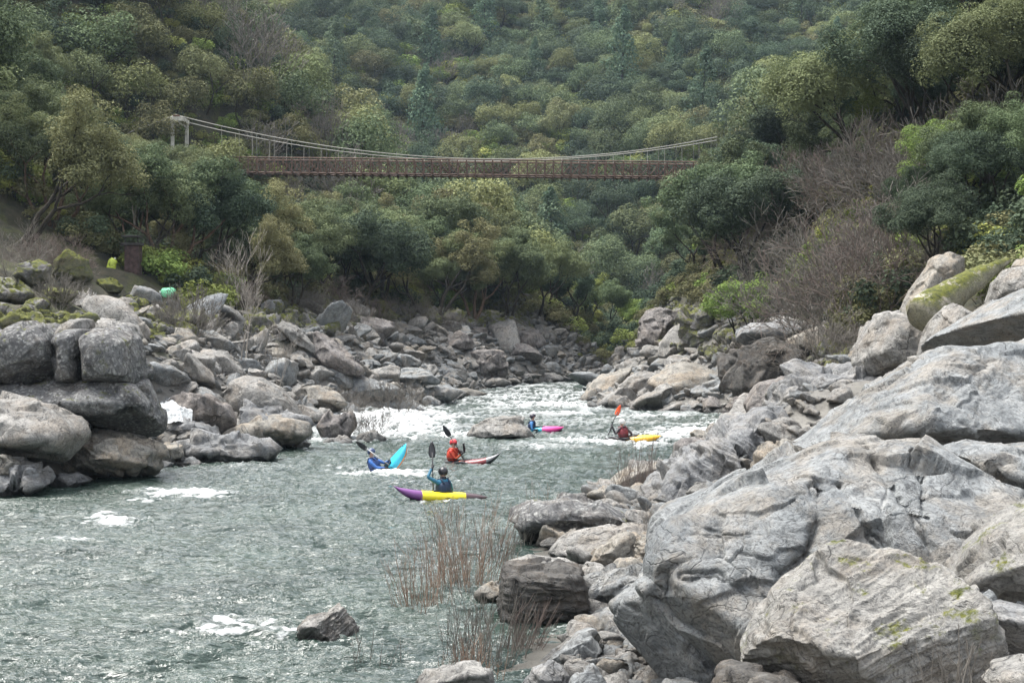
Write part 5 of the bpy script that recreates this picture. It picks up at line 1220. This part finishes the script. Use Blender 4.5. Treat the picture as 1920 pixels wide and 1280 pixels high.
def hand(j, e, wrist, base, d, curl, s):
    """palm and five fingers closed round a shaft; d: palm direction, curl: direction the fingers bend to"""
    d = np.asarray(d, float); d /= np.linalg.norm(d); c = np.asarray(curl, float); c = c-d*(c@d); c /= np.linalg.norm(c)+1e-9; w = np.cross(d, c)
    p0 = np.asarray(base, float); j[s+'palm'] = (p0+d*.05, (.040, .024)); e.append((wrist, s+'palm'))
    for i, (l, off) in enumerate(((.072, -.032), (.082, -.011), (.078, .010), (.062, .030))):
        a = p0+d*.085+w*off; j[s+'f%da' % i] = (a, .0105); e.append((s+'palm', s+'f%da' % i))
        b = a+d*l*.30+c*l*.30; j[s+'f%db' % i] = (b, .0095); e.append((s+'f%da' % i, s+'f%db' % i))
        q = b-d*l*.25+c*l*.30; j[s+'f%dc' % i] = (q, .0085); e.append((s+'f%db' % i, s+'f%dc' % i))
    a = p0+d*.035-w*.042; j[s+'ta'] = (a, .012); e.append((s+'palm', s+'ta')); j[s+'tb'] = (a+d*.02+c*.035-w*.005, .010); e.append((s+'ta', s+'tb'))
def fabric(name, col): return simple_mat(name, col, .6, .22, 9, bump=.25)
SKIN = None
def kayaker(label, loc, yaw, lean, twist, rh, lh, jacket, vest, helmet, name_helmet, headdir=(1, 0, 0), roll=0.0, parent=None, forearm=None, hood=False):
    """local frame: x ahead, y left, z up, origin at the seat. rh / lh: hand targets"""
    root = link('person', None, loc=loc); root.rotation_euler = (roll, 0, yaw); tag(root, label, 'person')
    ca, sa = math.cos(lean), math.sin(lean); ct, st = math.cos(twist), math.sin(twist)
    def T(x, y, z):   # torso frame: lean ahead (+) about the hip, twist about its axis growing upwards
        k = min(1, max(0, z/.5)); a = twist*k; x, y = x*math.cos(a)-y*math.sin(a), x*math.sin(a)+y*math.cos(a)
        return np.array([x*ca+z*sa, y, z*ca-x*sa])
    j = {}; e = []
    j['pelvis'] = (T(0, 0, .08), (.165, .125)); j['waist'] = (T(.0, 0, .22), (.145, .115)); j['chest'] = (T(.01, 0, .38), (.165, .125)); j['upper'] = (T(.0, 0, .50), (.13, .095)); j['neck'] = (T(.005, 0, .585), .056)
    hd = np.asarray(headdir, float); hd /= np.linalg.norm(hd); nk = T(.005, 0, .585)
    j['jaw'] = (nk+hd*.018+[0, 0, .062], (.062, .068)); j['head'] = (nk+hd*.012+[0, 0, .138], (.078, .090)); j['crown'] = (nk+[0, 0, .205], (.060, .070))
    e += [('pelvis', 'waist'), ('waist', 'chest'), ('chest', 'upper'), ('upper', 'neck'), ('neck', 'jaw'), ('jaw', 'head'), ('head', 'crown')]
    for s, sg, tgt in (('r', -1, rh), ('l', 1, lh)):
        sh = T(0, sg*.185, .485); tgt = np.asarray(tgt, float); v = tgt-sh; D = np.linalg.norm(v); D2 = min(D, .56); tgt = sh+v/D*D2
        mid = (sh+tgt)/2; hgt = math.sqrt(max(.30**2-(D2/2)**2, .0004)); dn = np.array([-.25, sg*.55, -.8]); dn = dn-v/D*(dn@(v/D)); dn /= np.linalg.norm(dn)
        el = mid+dn*hgt
        j[s+'sh'] = (sh, .066); j[s+'el'] = (el, .048); j[s+'wr'] = (tgt, .034); e += [('upper', s+'sh'), (s+'sh', s+'el'), (s+'el', s+'wr')]
        hand(j, e, s+'wr', tgt, tgt-el, (.8, -sg*.3, -.1), s)
        hp = T(.02, sg*.10, .05); j[s+'hp'] = (hp, .088); j[s+'kn'] = (np.array([.46, sg*.17, .14]), .060); j[s+'an'] = (np.array([.86, sg*.10, .02]), .042); j[s+'ft'] = (np.array([.96, sg*.10, .10]), .036)
        e += [('pelvis', s+'hp'), (s+'hp', s+'kn'), (s+'kn', s+'an'), (s+'an', s+'ft')]
    hc = np.array(j['head'][0]); ws = [np.array(j['rwr'][0]), np.array(j['lwr'][0])]; els = [np.array(j['rel'][0]), np.array(j['lel'][0])]
    def reg(c):
        c = np.array(c)
        if np.linalg.norm(c-hc) < .15: return 1
        for w_, e_ in zip(ws, els):
            u = (w_-e_)/np.linalg.norm(w_-e_)
            if (c-w_)@u > -.05 and np.linalg.norm(c-w_) < .26: return 2
            if forearm is not None and (c-e_)@u > .02 and np.linalg.norm(c-(e_+w_)/2) < .24: return 3
        if c[0] > .18 and c[2] < .26: return 2
        return 0
    me = skin_mesh(j, e, [fabric(name_helmet+'_jacket', jacket), SKIN, fabric('black_neoprene', (.022, .022, .026)), fabric(name_helmet+'_sleeve', forearm or jacket)], reg)
    link('body', me, root)
    # face: nose, eyes
    up = np.array([0, 0, 1.]); sd = np.cross(up, hd); mb = MB(); fc = hc+hd*.083
    mb.tube([fc+up*.03, fc+hd*.020-up*.012, fc-up*.018], [.008, .014, .010], 6); mb.build('nose', SKIN, root, True)
    for s in (-1, 1):
        mb = MB(); q = hc+hd*.079+sd*s*.031+up*.022
        mb.tube([q-sd*.012, q, q+sd*.012], [.003, .008, .003], 6); mb.build('eye', simple_mat('dark_eye', (.02, .015, .012), .3), root, True)
    mb = MB(); q = hc+hd*.078-up*.052; mb.tube([q-sd*.022, q+hd*.006, q+sd*.022], [.003, .006, .003], 5); mb.build('mouth', simple_mat('lips', (.30, .13, .11), .5), root, True)
    # helmet: dome with ear pieces and rim
    dv, f = ico(3); hv = dv*[.136, .122, .128]
    keep = dv[:, 2] > -.12
    ear = (dv[:, 2] > -.72) & (dv[:, 0] < .35); ok = keep | ear
    fm = f[ok[f].all(1)]; hx = hd*[1, 1, 0]; hx /= np.linalg.norm(hx); hy = np.cross(up, hx); Rm = np.stack([hx, hy, up], 1)
    inner = hv*.93; nv = len(hv); allv = np.concatenate([hv, inner]); ff = np.concatenate([fm, fm[:, ::-1]+nv])
    me = mesh_np('helmet', allv@Rm.T, ff, [simple_mat(name_helmet+'_shell', helmet, .3, .08, 5)], smooth=True)
    link('helmet', me, root, loc=hc+[0, 0, .028]-hd*.006)
    mb = MB(); pts = [hc+Rm@np.array([.118*math.cos(a), .106*math.sin(a), .020+.012*math.cos(a)]) for a in np.linspace(-1.25, 1.25, 9)]
    mb.tube(pts, .007, 6); mb.build('helmet_rim', simple_mat(name_helmet+'_rim', [c*.6 for c in helmet], .4), root, True)
    if hood:
        mb = MB(); mb.tube([nk+[0, 0, -.02], nk+[0, 0, .05]], [.085, .078], 12); mb.build('collar', fabric('dark_collar', (.02, .022, .03)), root, True)
    # vest: a rounded shell around the chest with straps
    if vest is not None:
        vm = fabric(name_helmet+'_vest', vest); q = np.sign(dv)*np.abs(dv)**.72*[.165, .205, .19]
        q = np.array([T(a, b, c+.33) for a, b, c in q]); me = mesh_np('buoyancy_vest', q, f, [vm], smooth=True); link('buoyancy_vest', me, root)
        for s in (-1, 1):
            mb = MB(); mb.tube([T(.14, s*.10, .46), T(.08, s*.115, .56), T(-.05, s*.11, .575), T(-.145, s*.10, .46)], [.024, .026, .026, .024], 6); mb.build('shoulder_strap', vm, root, True)
        mb = MB(); mb.tube([T(.168*math.cos(a), .208*math.sin(a), .25) for a in np.linspace(0, 2*PI, 17)], .012, 5, cap=False); mb.build('waist_strap', simple_mat('black_webbing', (.02, .02, .02), .7), root, True)
    mb = MB(); mb.tube([(0, 0, .10), (0, 0, .17)], [.23, .17], 16); V = mb.v[0]; V[:, 0] *= 1.35; mb.build('spray_skirt', fabric('spray_deck', (.025, .025, .028)), root, True)
    root.scale = (1.12, 1.12, 1.12)
    return root, j['rpalm'][0], j['lpalm'][0]
def kayak(label, loc, rot, Lh, cols, pal, bow_kick=.18, stern_kick=.10, width=.66, marks=None):
    root = link('kayak', None, loc=loc); root.rotation_euler = rot; tag(root, label, 'kayak')
    ns = 49; nr = 24; V = []; xs = np.linspace(-1, 1, ns)
    for x in xs:
        w = width/2*(1-abs(x)**2.3)**.66 if abs(x) < 1 else 0; w = max(w, .012)
        keel = -.10+(bow_kick*max(x, 0)**3.0+stern_kick*max(-x, 0)**3.2); dk = .16+.05*(1-abs(x-.1))+(bow_kick*max(x, 0)**2.6+stern_kick*max(-x, 0)**3.0)*.8-.10*abs(x)**3
        dk = max(dk, keel+.03); tp_ = (1-abs(x)**8); mm = (dk+keel)/2+.04; dk = mm+(dk-mm)*max(tp_, .06); keel = mm+(keel-mm)*max(tp_, .06); mid = keel+(dk-keel)*.48
        for k in range(nr):
            a = 2*PI*k/nr; c, s = math.cos(a), math.sin(a)
            y = w*np.sign(c)*abs(c)**.72; z = mid+(dk-mid)*s if s > 0 else mid+(mid-keel)*np.sign(s)*abs(s)**.8
            V.append((x*Lh/2, y, z))
    V = np.array(V)*[1, 1, 1.1]; F_ = []; mi = []
    for i in range(ns-1):
        for k in range(nr):
            k2 = (k+1) % nr
            xm = (xs[i]+xs[i+1])/2; zz = math.sin(2*PI*(k+.5)/nr)
            # cockpit opening
            if -.22 < xm < .16 and zz > .80: continue
            F_.append([i*nr+k, (i+1)*nr+k, (i+1)*nr+k2, i*nr+k2]); mi.append(pal(xm, zz))
    F_ = [F_]; capA = [[k for k in range(nr)]]; capB = [[(ns-1)*nr+k for k in range(nr)][::-1]]
    me = mesh_np('hull', V, [np.array(F_[0]), np.array(capA), np.array(capB)], cols, mi=mi+[pal(-1, 0), pal(1, 0)], smooth=True)
    link('hull', me, root)
    blk = simple_mat('black_plastic', (.02, .02, .022), .45)
    mb = MB(); mb.tube([(-.03*Lh/2+.19*Lh/2*math.cos(a)*1.08, width*.245*math.sin(a), .237) for a in np.linspace(0, 2*PI, 25)], .018, 6, cap=False); mb.build('cockpit_rim', blk, root, True)
    mb = MB(); mb.box((-.12, 0, .0), (.36, .34, .06), bev=.02); mb.box((-.30, 0, .12), (.05, .34, .20), bev=.02); mb.build('seat', blk, root)
    for s in (-1, 1):
        x = s*.90; zz = .11+(bow_kick*.72*.8 if s > 0 else stern_kick*.70*.8)
        mb = MB(); mb.tube([(x*Lh/2-.07, 0, zz-.01), (x*Lh/2, 0, zz+.055), (x*Lh/2+.06, 0, zz-.0)], .010, 6); mb.build('grab_loop', blk, root, True)
    if marks: marks(root, Lh)
    return root
def paddle(label, a, b, blade_a, blade_b, shaft, roll=0.3, split=None, ra=True):
    """a,b: world end points of the whole paddle"""
    a = np.asarray(a, float); b = np.asarray(b, float); c = (a+b)/2; root = link('paddle', None, loc=c); tag(root, label, 'paddle')
    d = (b-a); Lp = np.linalg.norm(d); d /= Lp
    mb = MB(); mb.tube([d*(-Lp/2+.3), d*(Lp/2-.3)], .017, 8); mb.build('shaft', shaft, root, True)
    for s, m, rl in ((-1, blade_a, roll), (1, blade_b, roll+.9)):
        u = np.cross(d, [0, 0, 1.]); u /= np.linalg.norm(u); w = np.cross(d, u); n = u*math.cos(rl)+w*math.sin(rl); t = np.cross(n, d)
        vs = []; fs = []; K = 11
        for i in range(K):
            k = i/(K-1); wd = .105*math.sin(PI*min(1, .08+k*.92)**.75)**.6 if k < 1 else .02; wd = max(wd, .02); p = d*s*(Lp/2-.46+.46*k)+n*.02*math.sin(k*3)
            for q in (-1, -.5, 0, .5, 1): vs.append(p+t*wd*q+n*(.010*(1-abs(q))+.014*q*q)); 
            for q in (1, .5, 0, -.5, -1): vs.append(p+t*wd*q-n*(.010*(1-abs(q))-.010*q*q))
        for i in range(K-1):
            for k in range(10): fs.append([i*10+k, i*10+(k+1) % 10, (i+1)*10+(k+1) % 10, (i+1)*10+k])
        fs.append(list(range(10))[::-1]); fs.append([(K-1)*10+k for k in range(10)])
        mb = MB(); mb.add(vs, fs); mb.build('blade', m, root, True)
    return root
def towater(px, Y):
    X, Z = PX(px, Y), 0.
    g = np.linspace(-.8, .8, 9); A, B = np.meshgrid(X+g, Y+g); return np.array([X, Y, float(water_height(A, B)[0].mean())])
def loc2w(root, v):
    bpy.context.view_layer.update()
    return np.array(root.matrix_basis@Vector([float(t) for t in v]))
def build_paddlers():
    global SKIN
    SKIN = simple_mat('skin', (.52, .33, .25), .55, .1, 6)
    def pm(n, c, r=.28): return simple_mat(n, c, r, .07, 4)
    yel = pm('yellow_plastic', (.80, .66, .02)); pur = pm('purple_plastic', (.16, .05, .20)); dkp = pm('dark_wine_plastic', (.075, .045, .05)); whi = pm('white_decal', (.75, .74, .74))
    cyn = pm('cyan_plastic', (.05, .48, .66)); orr = pm('orange_plastic', (.75, .25, .06)); org = pm('amber_plastic', (.85, .45, .03)); mag = pm('magenta_plastic', (.66, .05, .26)); tea = pm('teal_plastic', (.02, .38, .50)); red = pm('dark_red_plastic', (.20, .03, .035)); gry = pm('grey_plastic', (.22, .22, .23)); blk = pm('black_blade', (.03, .03, .035)); ored = pm('orange_red_blade', (.75, .10, .03)); sh = pm('dark_shaft', (.03, .03, .035), .4); pal_ = pm('pale_shaft', (.45, .45, .45), .4); blu = pm('deep_blue_plastic', (.02, .09, .30))
    # 1 yellow and purple kayak, back view
    c = towater(826, 42.4)
    def mk(root, Lh):
        for (x, w_, z) in ((.62, .10, .19), (.70, .05, .20), (.56, .05, .185)):
            mb = MB(); mb.box((x*Lh/2, .155*(1-x)*2.0+.045, z), (w_, .012, .05), rot=Euler((.5, .2, -.25)), bev=.004); mb.build('decal', whi, root)
        mb = MB(); mb.box((.40*Lh/2, .262, .135), (.24, .012, .028), rot=Euler((.3, 0, -.12)), bev=.004); mb.build('decal', gry, root)
    yaw = R_(180+14)
    kayak('yellow kayak with purple bow and dark stern, nearest to the camera', c+[0, 0, .0], (R_(4), R_(-2.5), yaw), 2.78, [yel, pur, dkp], lambda x, z: 1 if x > .40 else (0 if x > -.52 else 2), .34, .06, marks=mk)
    r, a, b = kayaker('paddler in dark blue dry top and black helmet seen from behind, in the yellow kayak', c+np.array([.10, 0, -.07]), yaw-R_(62), .05, 0, (.34, -.22, .20), (.22, .22, .86), (.02, .15, .25), (.015, .035, .075), (.018, .018, .022), 'black_helmet', hood=True)
    r.name = 'person'
    # raise the left arm: paddle nearly upright to the left of the head
    B1 = (r, a, b)
    A = loc2w(r, b); d = np.array([-.03, .12, 1.]); d /= np.linalg.norm(d)
    paddle('paddle held upright by the paddler in the yellow kayak', A+d*.70, A-d*1.15, blk, blk, sh, 1.5)
    # 2 red paddler
    c = towater(868, 53.4)
    kayak('half-submerged dark red kayak with upturned grey bow', c+[.1, 0, -.13], (R_(-4), R_(-4), R_(-14)), 2.7, [red, gry, blk], lambda x, z: 1 if (x > .62 and z > -.3) else (2 if x > .62 else 0), .42, .05)
    r, a, b = kayaker('paddler in red dry top and red helmet turning towards the camera', c+np.array([-.42, 0, -.12]), R_(-25), .12, 0, (.36, .05, .40), (.40, .10, .66), (.58, .045, .025), (.60, .06, .03), (.62, .05, .06), 'red_helmet', headdir=(.75, -.65, -.15), forearm=(.60, .10, .03))
    A = loc2w(r, a); B = loc2w(r, b); q0 = P(831, 797, B[1]); q1 = P(872, 862, A[1]-.1)
    paddle('dark paddle held diagonally by the paddler in red', q0, q1, blk, blk, sh, .2)
    # 3 blue paddler, bow up
    c = towater(722, 50.2)
    kayak('cyan kayak with orange hull standing on its tail', c+[.26, 0, .12], (R_(25), R_(-50), R_(-8)), 1.9, [cyn, orr], lambda x, z: 0 if z > -.25 else 1, .16, .10)
    r, a, b = kayaker('paddler in blue dry top sliding back beside the upturned cyan kayak', c+np.array([-.22, -.1, -.14]), R_(-20), -.42, 0, (.42, -.12, .22), (.36, .24, .46), (.03, .13, .42), (.02, .05, .17), (.03, .05, .12), 'navy_helmet', headdir=(.9, -.3, .2))
    A = loc2w(r, a); q0 = P(668, 827, 50.2); q1 = P(742, 880, 49.7)
    paddle('paddle with pale shaft held across by the paddler in blue', q0, q1, blk, blk, pal_, .3)
    # 4 white helmet
    c = towater(1180, 62.3)
    kayak('amber kayak surfing the white water', c+[.20, .1, .0], (R_(4), R_(-6), R_(-12)), 2.35, [org], lambda x, z: 0, .10, .02)
    r, a, b = kayaker('paddler in maroon vest and white helmet with one arm raised', c+np.array([-.22, 0, -.02]), R_(128), .18, 0, (.14, -.42, .16), (.10, .50, .58), (.05, .03, .035), (.22, .035, .045), (.78, .78, .76), 'white_helmet', forearm=(.03, .025, .03))
    B = loc2w(r, b); q0 = P(1163, 759, B[1]); q1 = P(1139, 816, B[1])
    paddle('paddle with orange-red blade held high by the white-helmet paddler', q0, q1, ored, blk, sh, .5)
    # 5 far blue
    c = towater(1012, 68.6)
    kayak('teal and magenta kayak beside the midstream boulder', c+[.0, 0, -.04], (0, R_(-3), R_(-8)), 2.3, [tea, mag], lambda x, z: 0 if x < .12 else 1, .14, .05)
    r, a, b = kayaker('paddler in blue with dark helmet in the teal and magenta kayak', c+np.array([-.42, 0, -.18]), R_(-8), .12, 0, (.36, -.16, .22), (.36, .18, .22), (.03, .16, .40), (.02, .035, .09), (.05, .045, .06), 'dark_helmet')
    A = loc2w(r, a); B = loc2w(r, b); m_ = (A+B)/2
    paddle('paddle lying low across the teal and magenta kayak', m_+[-.25, -.8, -.06], m_+[.2, .85, .12], blk, blk, sh, .3)
    # bank gear
    g = simple_mat('mint_green_fabric', (.30, .92, .52), .5, .12, 9, bump=.3); g2 = simple_mat('yellow_green_fabric', (.55, .66, .10), .5, .25, 9, bump=.3); wt = simple_mat('white_fabric', (.8, .82, .78), .6)
    for px, py, Y, s, m1, lab, rot in ((315, 549, 82, .42, g, 'bright mint-green dry bag lying on the left bank', (0, .1, .3)), (210, 496, 84, .36, g2, 'yellow-green dry bag with white top hanging at the left trees', (0, -1.1, .2))):
        Y = (hit(px, py+6) or Y)-.4; b = P(px, py, Y); root = link('dry_bag', None, loc=b); root.rotation_euler = rot; tag(root, lab, 'dry bag')
        mb = MB(); ks = np.linspace(-1, 1, 15)
        mb.tube([(k*s*1.0, 0, .03*math.sin(k*5)) for k in ks], [s*.62*(1-abs(k)**3.5)**.5+.02 for k in ks], 18); V = mb.v[0]; V += np.stack([fbm(V*5, 2)*.04]*3, 1); mb.build('bag', m1, root, True)
        mb = MB(); mb.box((s*(-1.02 if m1 is g else 1.05), 0, 0), (s*.22, s*.75, s*.28), bev=.03); mb.build('roll_top', wt, root)
        mb = MB(); mb.tube([(-s*.5, -s*.5, .05), (0, -s*.68, .15), (s*.5, -s*.5, .05)], .015, 5); mb.build('strap', simple_mat('dark_strap', (.03, .04, .03), .7), root, True)
# ---------- labels for the scattered things ----------
ORD = ['first', 'second', 'third', 'fourth', 'fifth', 'sixth', 'seventh', 'eighth', 'ninth', 'tenth', 'eleventh', 'twelfth']
def to_px(x, y, z): return 960+x/y*F, HY-(z-H)/y*F
def give_labels(items, marks):
    """items: (obj, px, py, noun phrase); marks: (px, py, name). each label names one thing"""
    groups = {}
    for o, px, py, noun in items:
        m = min(marks, key=lambda m: (m[0]-px)**2+((m[1]-py)*1.3)**2)
        dx, dy = px-m[0], py-m[1]
        if abs(dx) > abs(dy)*1.2: rel = 'right of' if dx > 0 else 'left of'
        else: rel = 'below' if dy > 0 else 'above'
        groups.setdefault((noun, rel, m[2]), []).append((o, px, py))
    for (noun, rel, nm), L in groups.items():
        if len(L) == 1: L[0][0]['label'] = '%s %s %s' % (noun, rel, nm); continue
        xs = [t[1] for t in L]; ys = [t[2] for t in L]
        horiz = max(xs)-min(xs) > max(ys)-min(ys)
        L.sort(key=lambda t: t[1] if horiz else t[2])
        n = len(L)
        for i, t in enumerate(L):
            w = ORD[i] if i < len(ORD) else '%dth' % (i+1)
            if i == n-1 and n > 2: w = 'last'
            t[0]['label'] = '%s %s %s, %s from the %s' % (noun, rel, nm, w, 'left' if horiz else 'top')
def label_all():
    cn = {'rock_grey_boulder': 'grey', 'rock_brown_purple': 'brownish', 'rock_tan_grey': 'tan', 'rock_pale_blue_grey': 'pale', 'rock_blue_grey': 'bluish'}
    marks = [(60, 660, 'the cracked row of blocks'), (150, 560, 'the pale-capped dark rock'), (345, 680, 'the round leafless bush'), (490, 750, 'the tall round boulder'), (450, 620, 'the pale sapling'), (600, 750, 'the flat-topped boulder'), (595, 700, 'the rounded rubble boulder'),
             (635, 665, 'the long tilted slab'), (703, 633, 'the upright round boulder'), (725, 590, 'the bright mossy rock'), (770, 705, 'the flat table slab'), (745, 742, 'the reddish bare bush'), (860, 640, 'the domed dark boulder'), (910, 685, 'the upright grey block'),
             (915, 720, 'the low shoreline boulder'), (985, 635, 'the broad purple-grey boulder'), (985, 665, 'the overhanging dark boulder'), (1035, 707, 'the wedge-shaped boulder'), (940, 805, 'the midstream boulder'), (1130, 640, 'the mossy mound'),
             (1240, 615, 'the square cliff block'), (1205, 718, 'the pale broad boulder'), (1155, 745, 'the two-faced boulder'), (1230, 748, 'the long angular slab'), (1330, 706, 'the orange-brown boulder'), (1340, 760, 'the brown blocky rock'), (1430, 690, 'the dark overhanging block'),
             (380, 840, 'the knobbly ledge'), (375, 775, 'the leaning brown boulder'), (630, 800, 'the rock in white water'), (820, 740, 'the jagged shore rock')]
    it = []
    for o, X, Y, r, side, mn in SC_ROCKS:
        px, py = to_px(X, Y, o.location.z); sz = 'large' if r > .95 else ('small' if r < .55 else 'middling')
        it.append((o, px, py, '%s %s loose boulder' % (sz, cn[mn])))
    give_labels(it, marks)
    tm = [(337, 225, 'the bridge tower'), (480, 310, 'the left end of the bridge'), (680, 310, 'the left third of the bridge'), (880, 318, 'the middle of the bridge'), (1080, 320, 'the right third of the bridge'), (1290, 325, 'the right end of the bridge'),
          (243, 300, 'the pale dead snag'), (300, 380, 'the reddish-brown trunks'), (120, 330, 'the oak sweeping right'), (545, 500, 'the low leafy green tree'), (640, 430, 'the wide arching oak'), (720, 450, 'the forked-limb oak'), (885, 470, 'the slender straight oak'),
          (1100, 520, 'the yellow-green bend tree'), (1240, 590, 'the square cliff block'), (1432, 350, 'the broad dark oak'), (1400, 480, 'the green tree in brush'), (1660, 180, 'the fan-shaped crown'), (1800, 400, 'the light green leafy tree'), (1880, 250, 'the edge oak crown'),
          (1800, 545, 'the mossy log'), (100, 500, 'the mossy rocks'), (345, 680, 'the round leafless bush'), (450, 600, 'the pale sapling'), (210, 495, 'the yellow-green bag'), (315, 549, 'the mint-green bag'), (1440, 620, 'the dark overhanging block'), (1240, 60, 'the top middle of the photo'), (700, 60, 'the top edge, left of middle'), (430, 60, 'the left hill crest'), (1500, 80, 'the gap beside the right trees')]
    noun = {'far': 'round green oak', 'farol': 'olive-tinted oak', 'fard': 'dark green oak', 'pine': 'pointed conifer', 'farbare': 'bare grey-brown tree', 'thicket': 'mauve-brown leafless thicket', 'oak': 'grey-green oak', 'dark': 'dark spreading oak', 'open': 'open-crowned oak', 'fine': 'broad-leaved oak', 'bright': 'bright green tree', 'under': 'low shrub', 'bush': 'bare bush', 'sapling': 'leafless sapling', 'snag': 'dead snag'}
    it = []
    for root, X, Y, kind, s in TREES:
        if 'label' in root: 
            if 'category' not in root: root['category'] = 'tree'
            continue
        k = kind.rstrip('0123456789'); px, py = to_px(X, Y, root.location.z+(3 if k != 'thicket' else 1))
        it.append((root, px, py, noun[k])); root['category'] = 'shrub' if k in ('thicket', 'under', 'bush') else 'tree'
        if k == 'thicket': g = 'leafless thickets on the banks'
        elif k == 'pine': g = 'conifers on the far slope'
        elif k == 'farbare': g = 'leafless trees on the slopes'
        elif Y > 200: g = 'oaks on the far valley side'
        else: g = 'oaks on the left slope' if X < 8 else 'oaks on the right slope'
        root['group'] = g
    give_labels(it, tm)
build_terrain(); build_water(); build_rocks(); scatter_rocks(); rubble()
build_tree_protos(); hero_trees(); thickets(); forest(); undergrowth(); willow_stems()
build_bridge(); build_paddlers()
label_all()
# ---------- camera, light, air ----------
cam = bpy.data.cameras.new('camera'); co = bpy.data.objects.new('camera', cam); COL.objects.link(co)
co.location = (0, 0, H); co.rotation_euler = (R_(90), 0, 0)
cam.sensor_width = 36; cam.lens = 36*F/1920; cam.shift_y = -(640-HY)/1920; cam.clip_end = 3000; cam.clip_start = .1
sc.camera = co
w = bpy.data.worlds.new('World'); sc.world = w; w.use_nodes = True; nt = w.node_tree; nt.nodes.clear(); n = N(nt)
SUN_EL, SUN_AZ = 66, -62     # azimuth measured from +Y (ahead) towards +X
sky = n('ShaderNodeTexSky', sky_type='NISHITA', sun_disc=False, sun_elevation=R_(SUN_EL), sun_rotation=R_(SUN_AZ))
sky.dust_density = 2.0
hs = n('ShaderNodeHueSaturation', i_Saturation=.22, i_Color=sky.outputs[0])
bg = n('ShaderNodeBackground', i_Strength=.148); nt.links.new(hs.outputs[0], bg.inputs[0])
wo = n('ShaderNodeOutputWorld'); nt.links.new(bg.outputs[0], wo.inputs[0])
sun = bpy.data.lights.new('sun', 'SUN'); sun.energy = 2.1; sun.angle = R_(34); sun.color = (1, .965, .91)
so = bpy.data.objects.new('sun', sun); COL.objects.link(so)
az = R_(SUN_AZ); el = R_(SUN_EL)
d = Vector((math.sin(az)*math.cos(el), math.cos(az)*math.cos(el), math.sin(el)))
so.rotation_euler = d.to_track_quat('Z', 'Y').to_euler(); so.location = (0, 0, 60)
HAZE = .00013
if HAZE:
    mb = MB(); mb.box((0, 280, 109), (900, 720, 226)); m, nt = nmat('haze_air'); n = N(nt)
    v = n('ShaderNodeVolumePrincipled', i_Density=HAZE, i_Color=(.62, .80, 1, 1), i_Anisotropy=.2)
    o = n('ShaderNodeOutputMaterial'); nt.links.new(v.outputs[0], o.inputs['Volume'])
    hz = mb.build('haze', m); tag(hz, kind='stuff')
vs = sc.view_settings; vs.view_transform = 'Standard'; vs.look = 'None'; vs.gamma = 1; vs.use_curve_mapping = False; vs.exposure = 1.68
sc.cycles.max_bounces = 5; sc.cycles.diffuse_bounces = 2; sc.cycles.glossy_bounces = 2; sc.cycles.transmission_bounces = 2; sc.cycles.volume_bounces = 0
sc.cycles.transparent_max_bounces = 4; sc.cycles.caustics_reflective = False; sc.cycles.caustics_refractive = False
sc.cycles.use_denoising = True
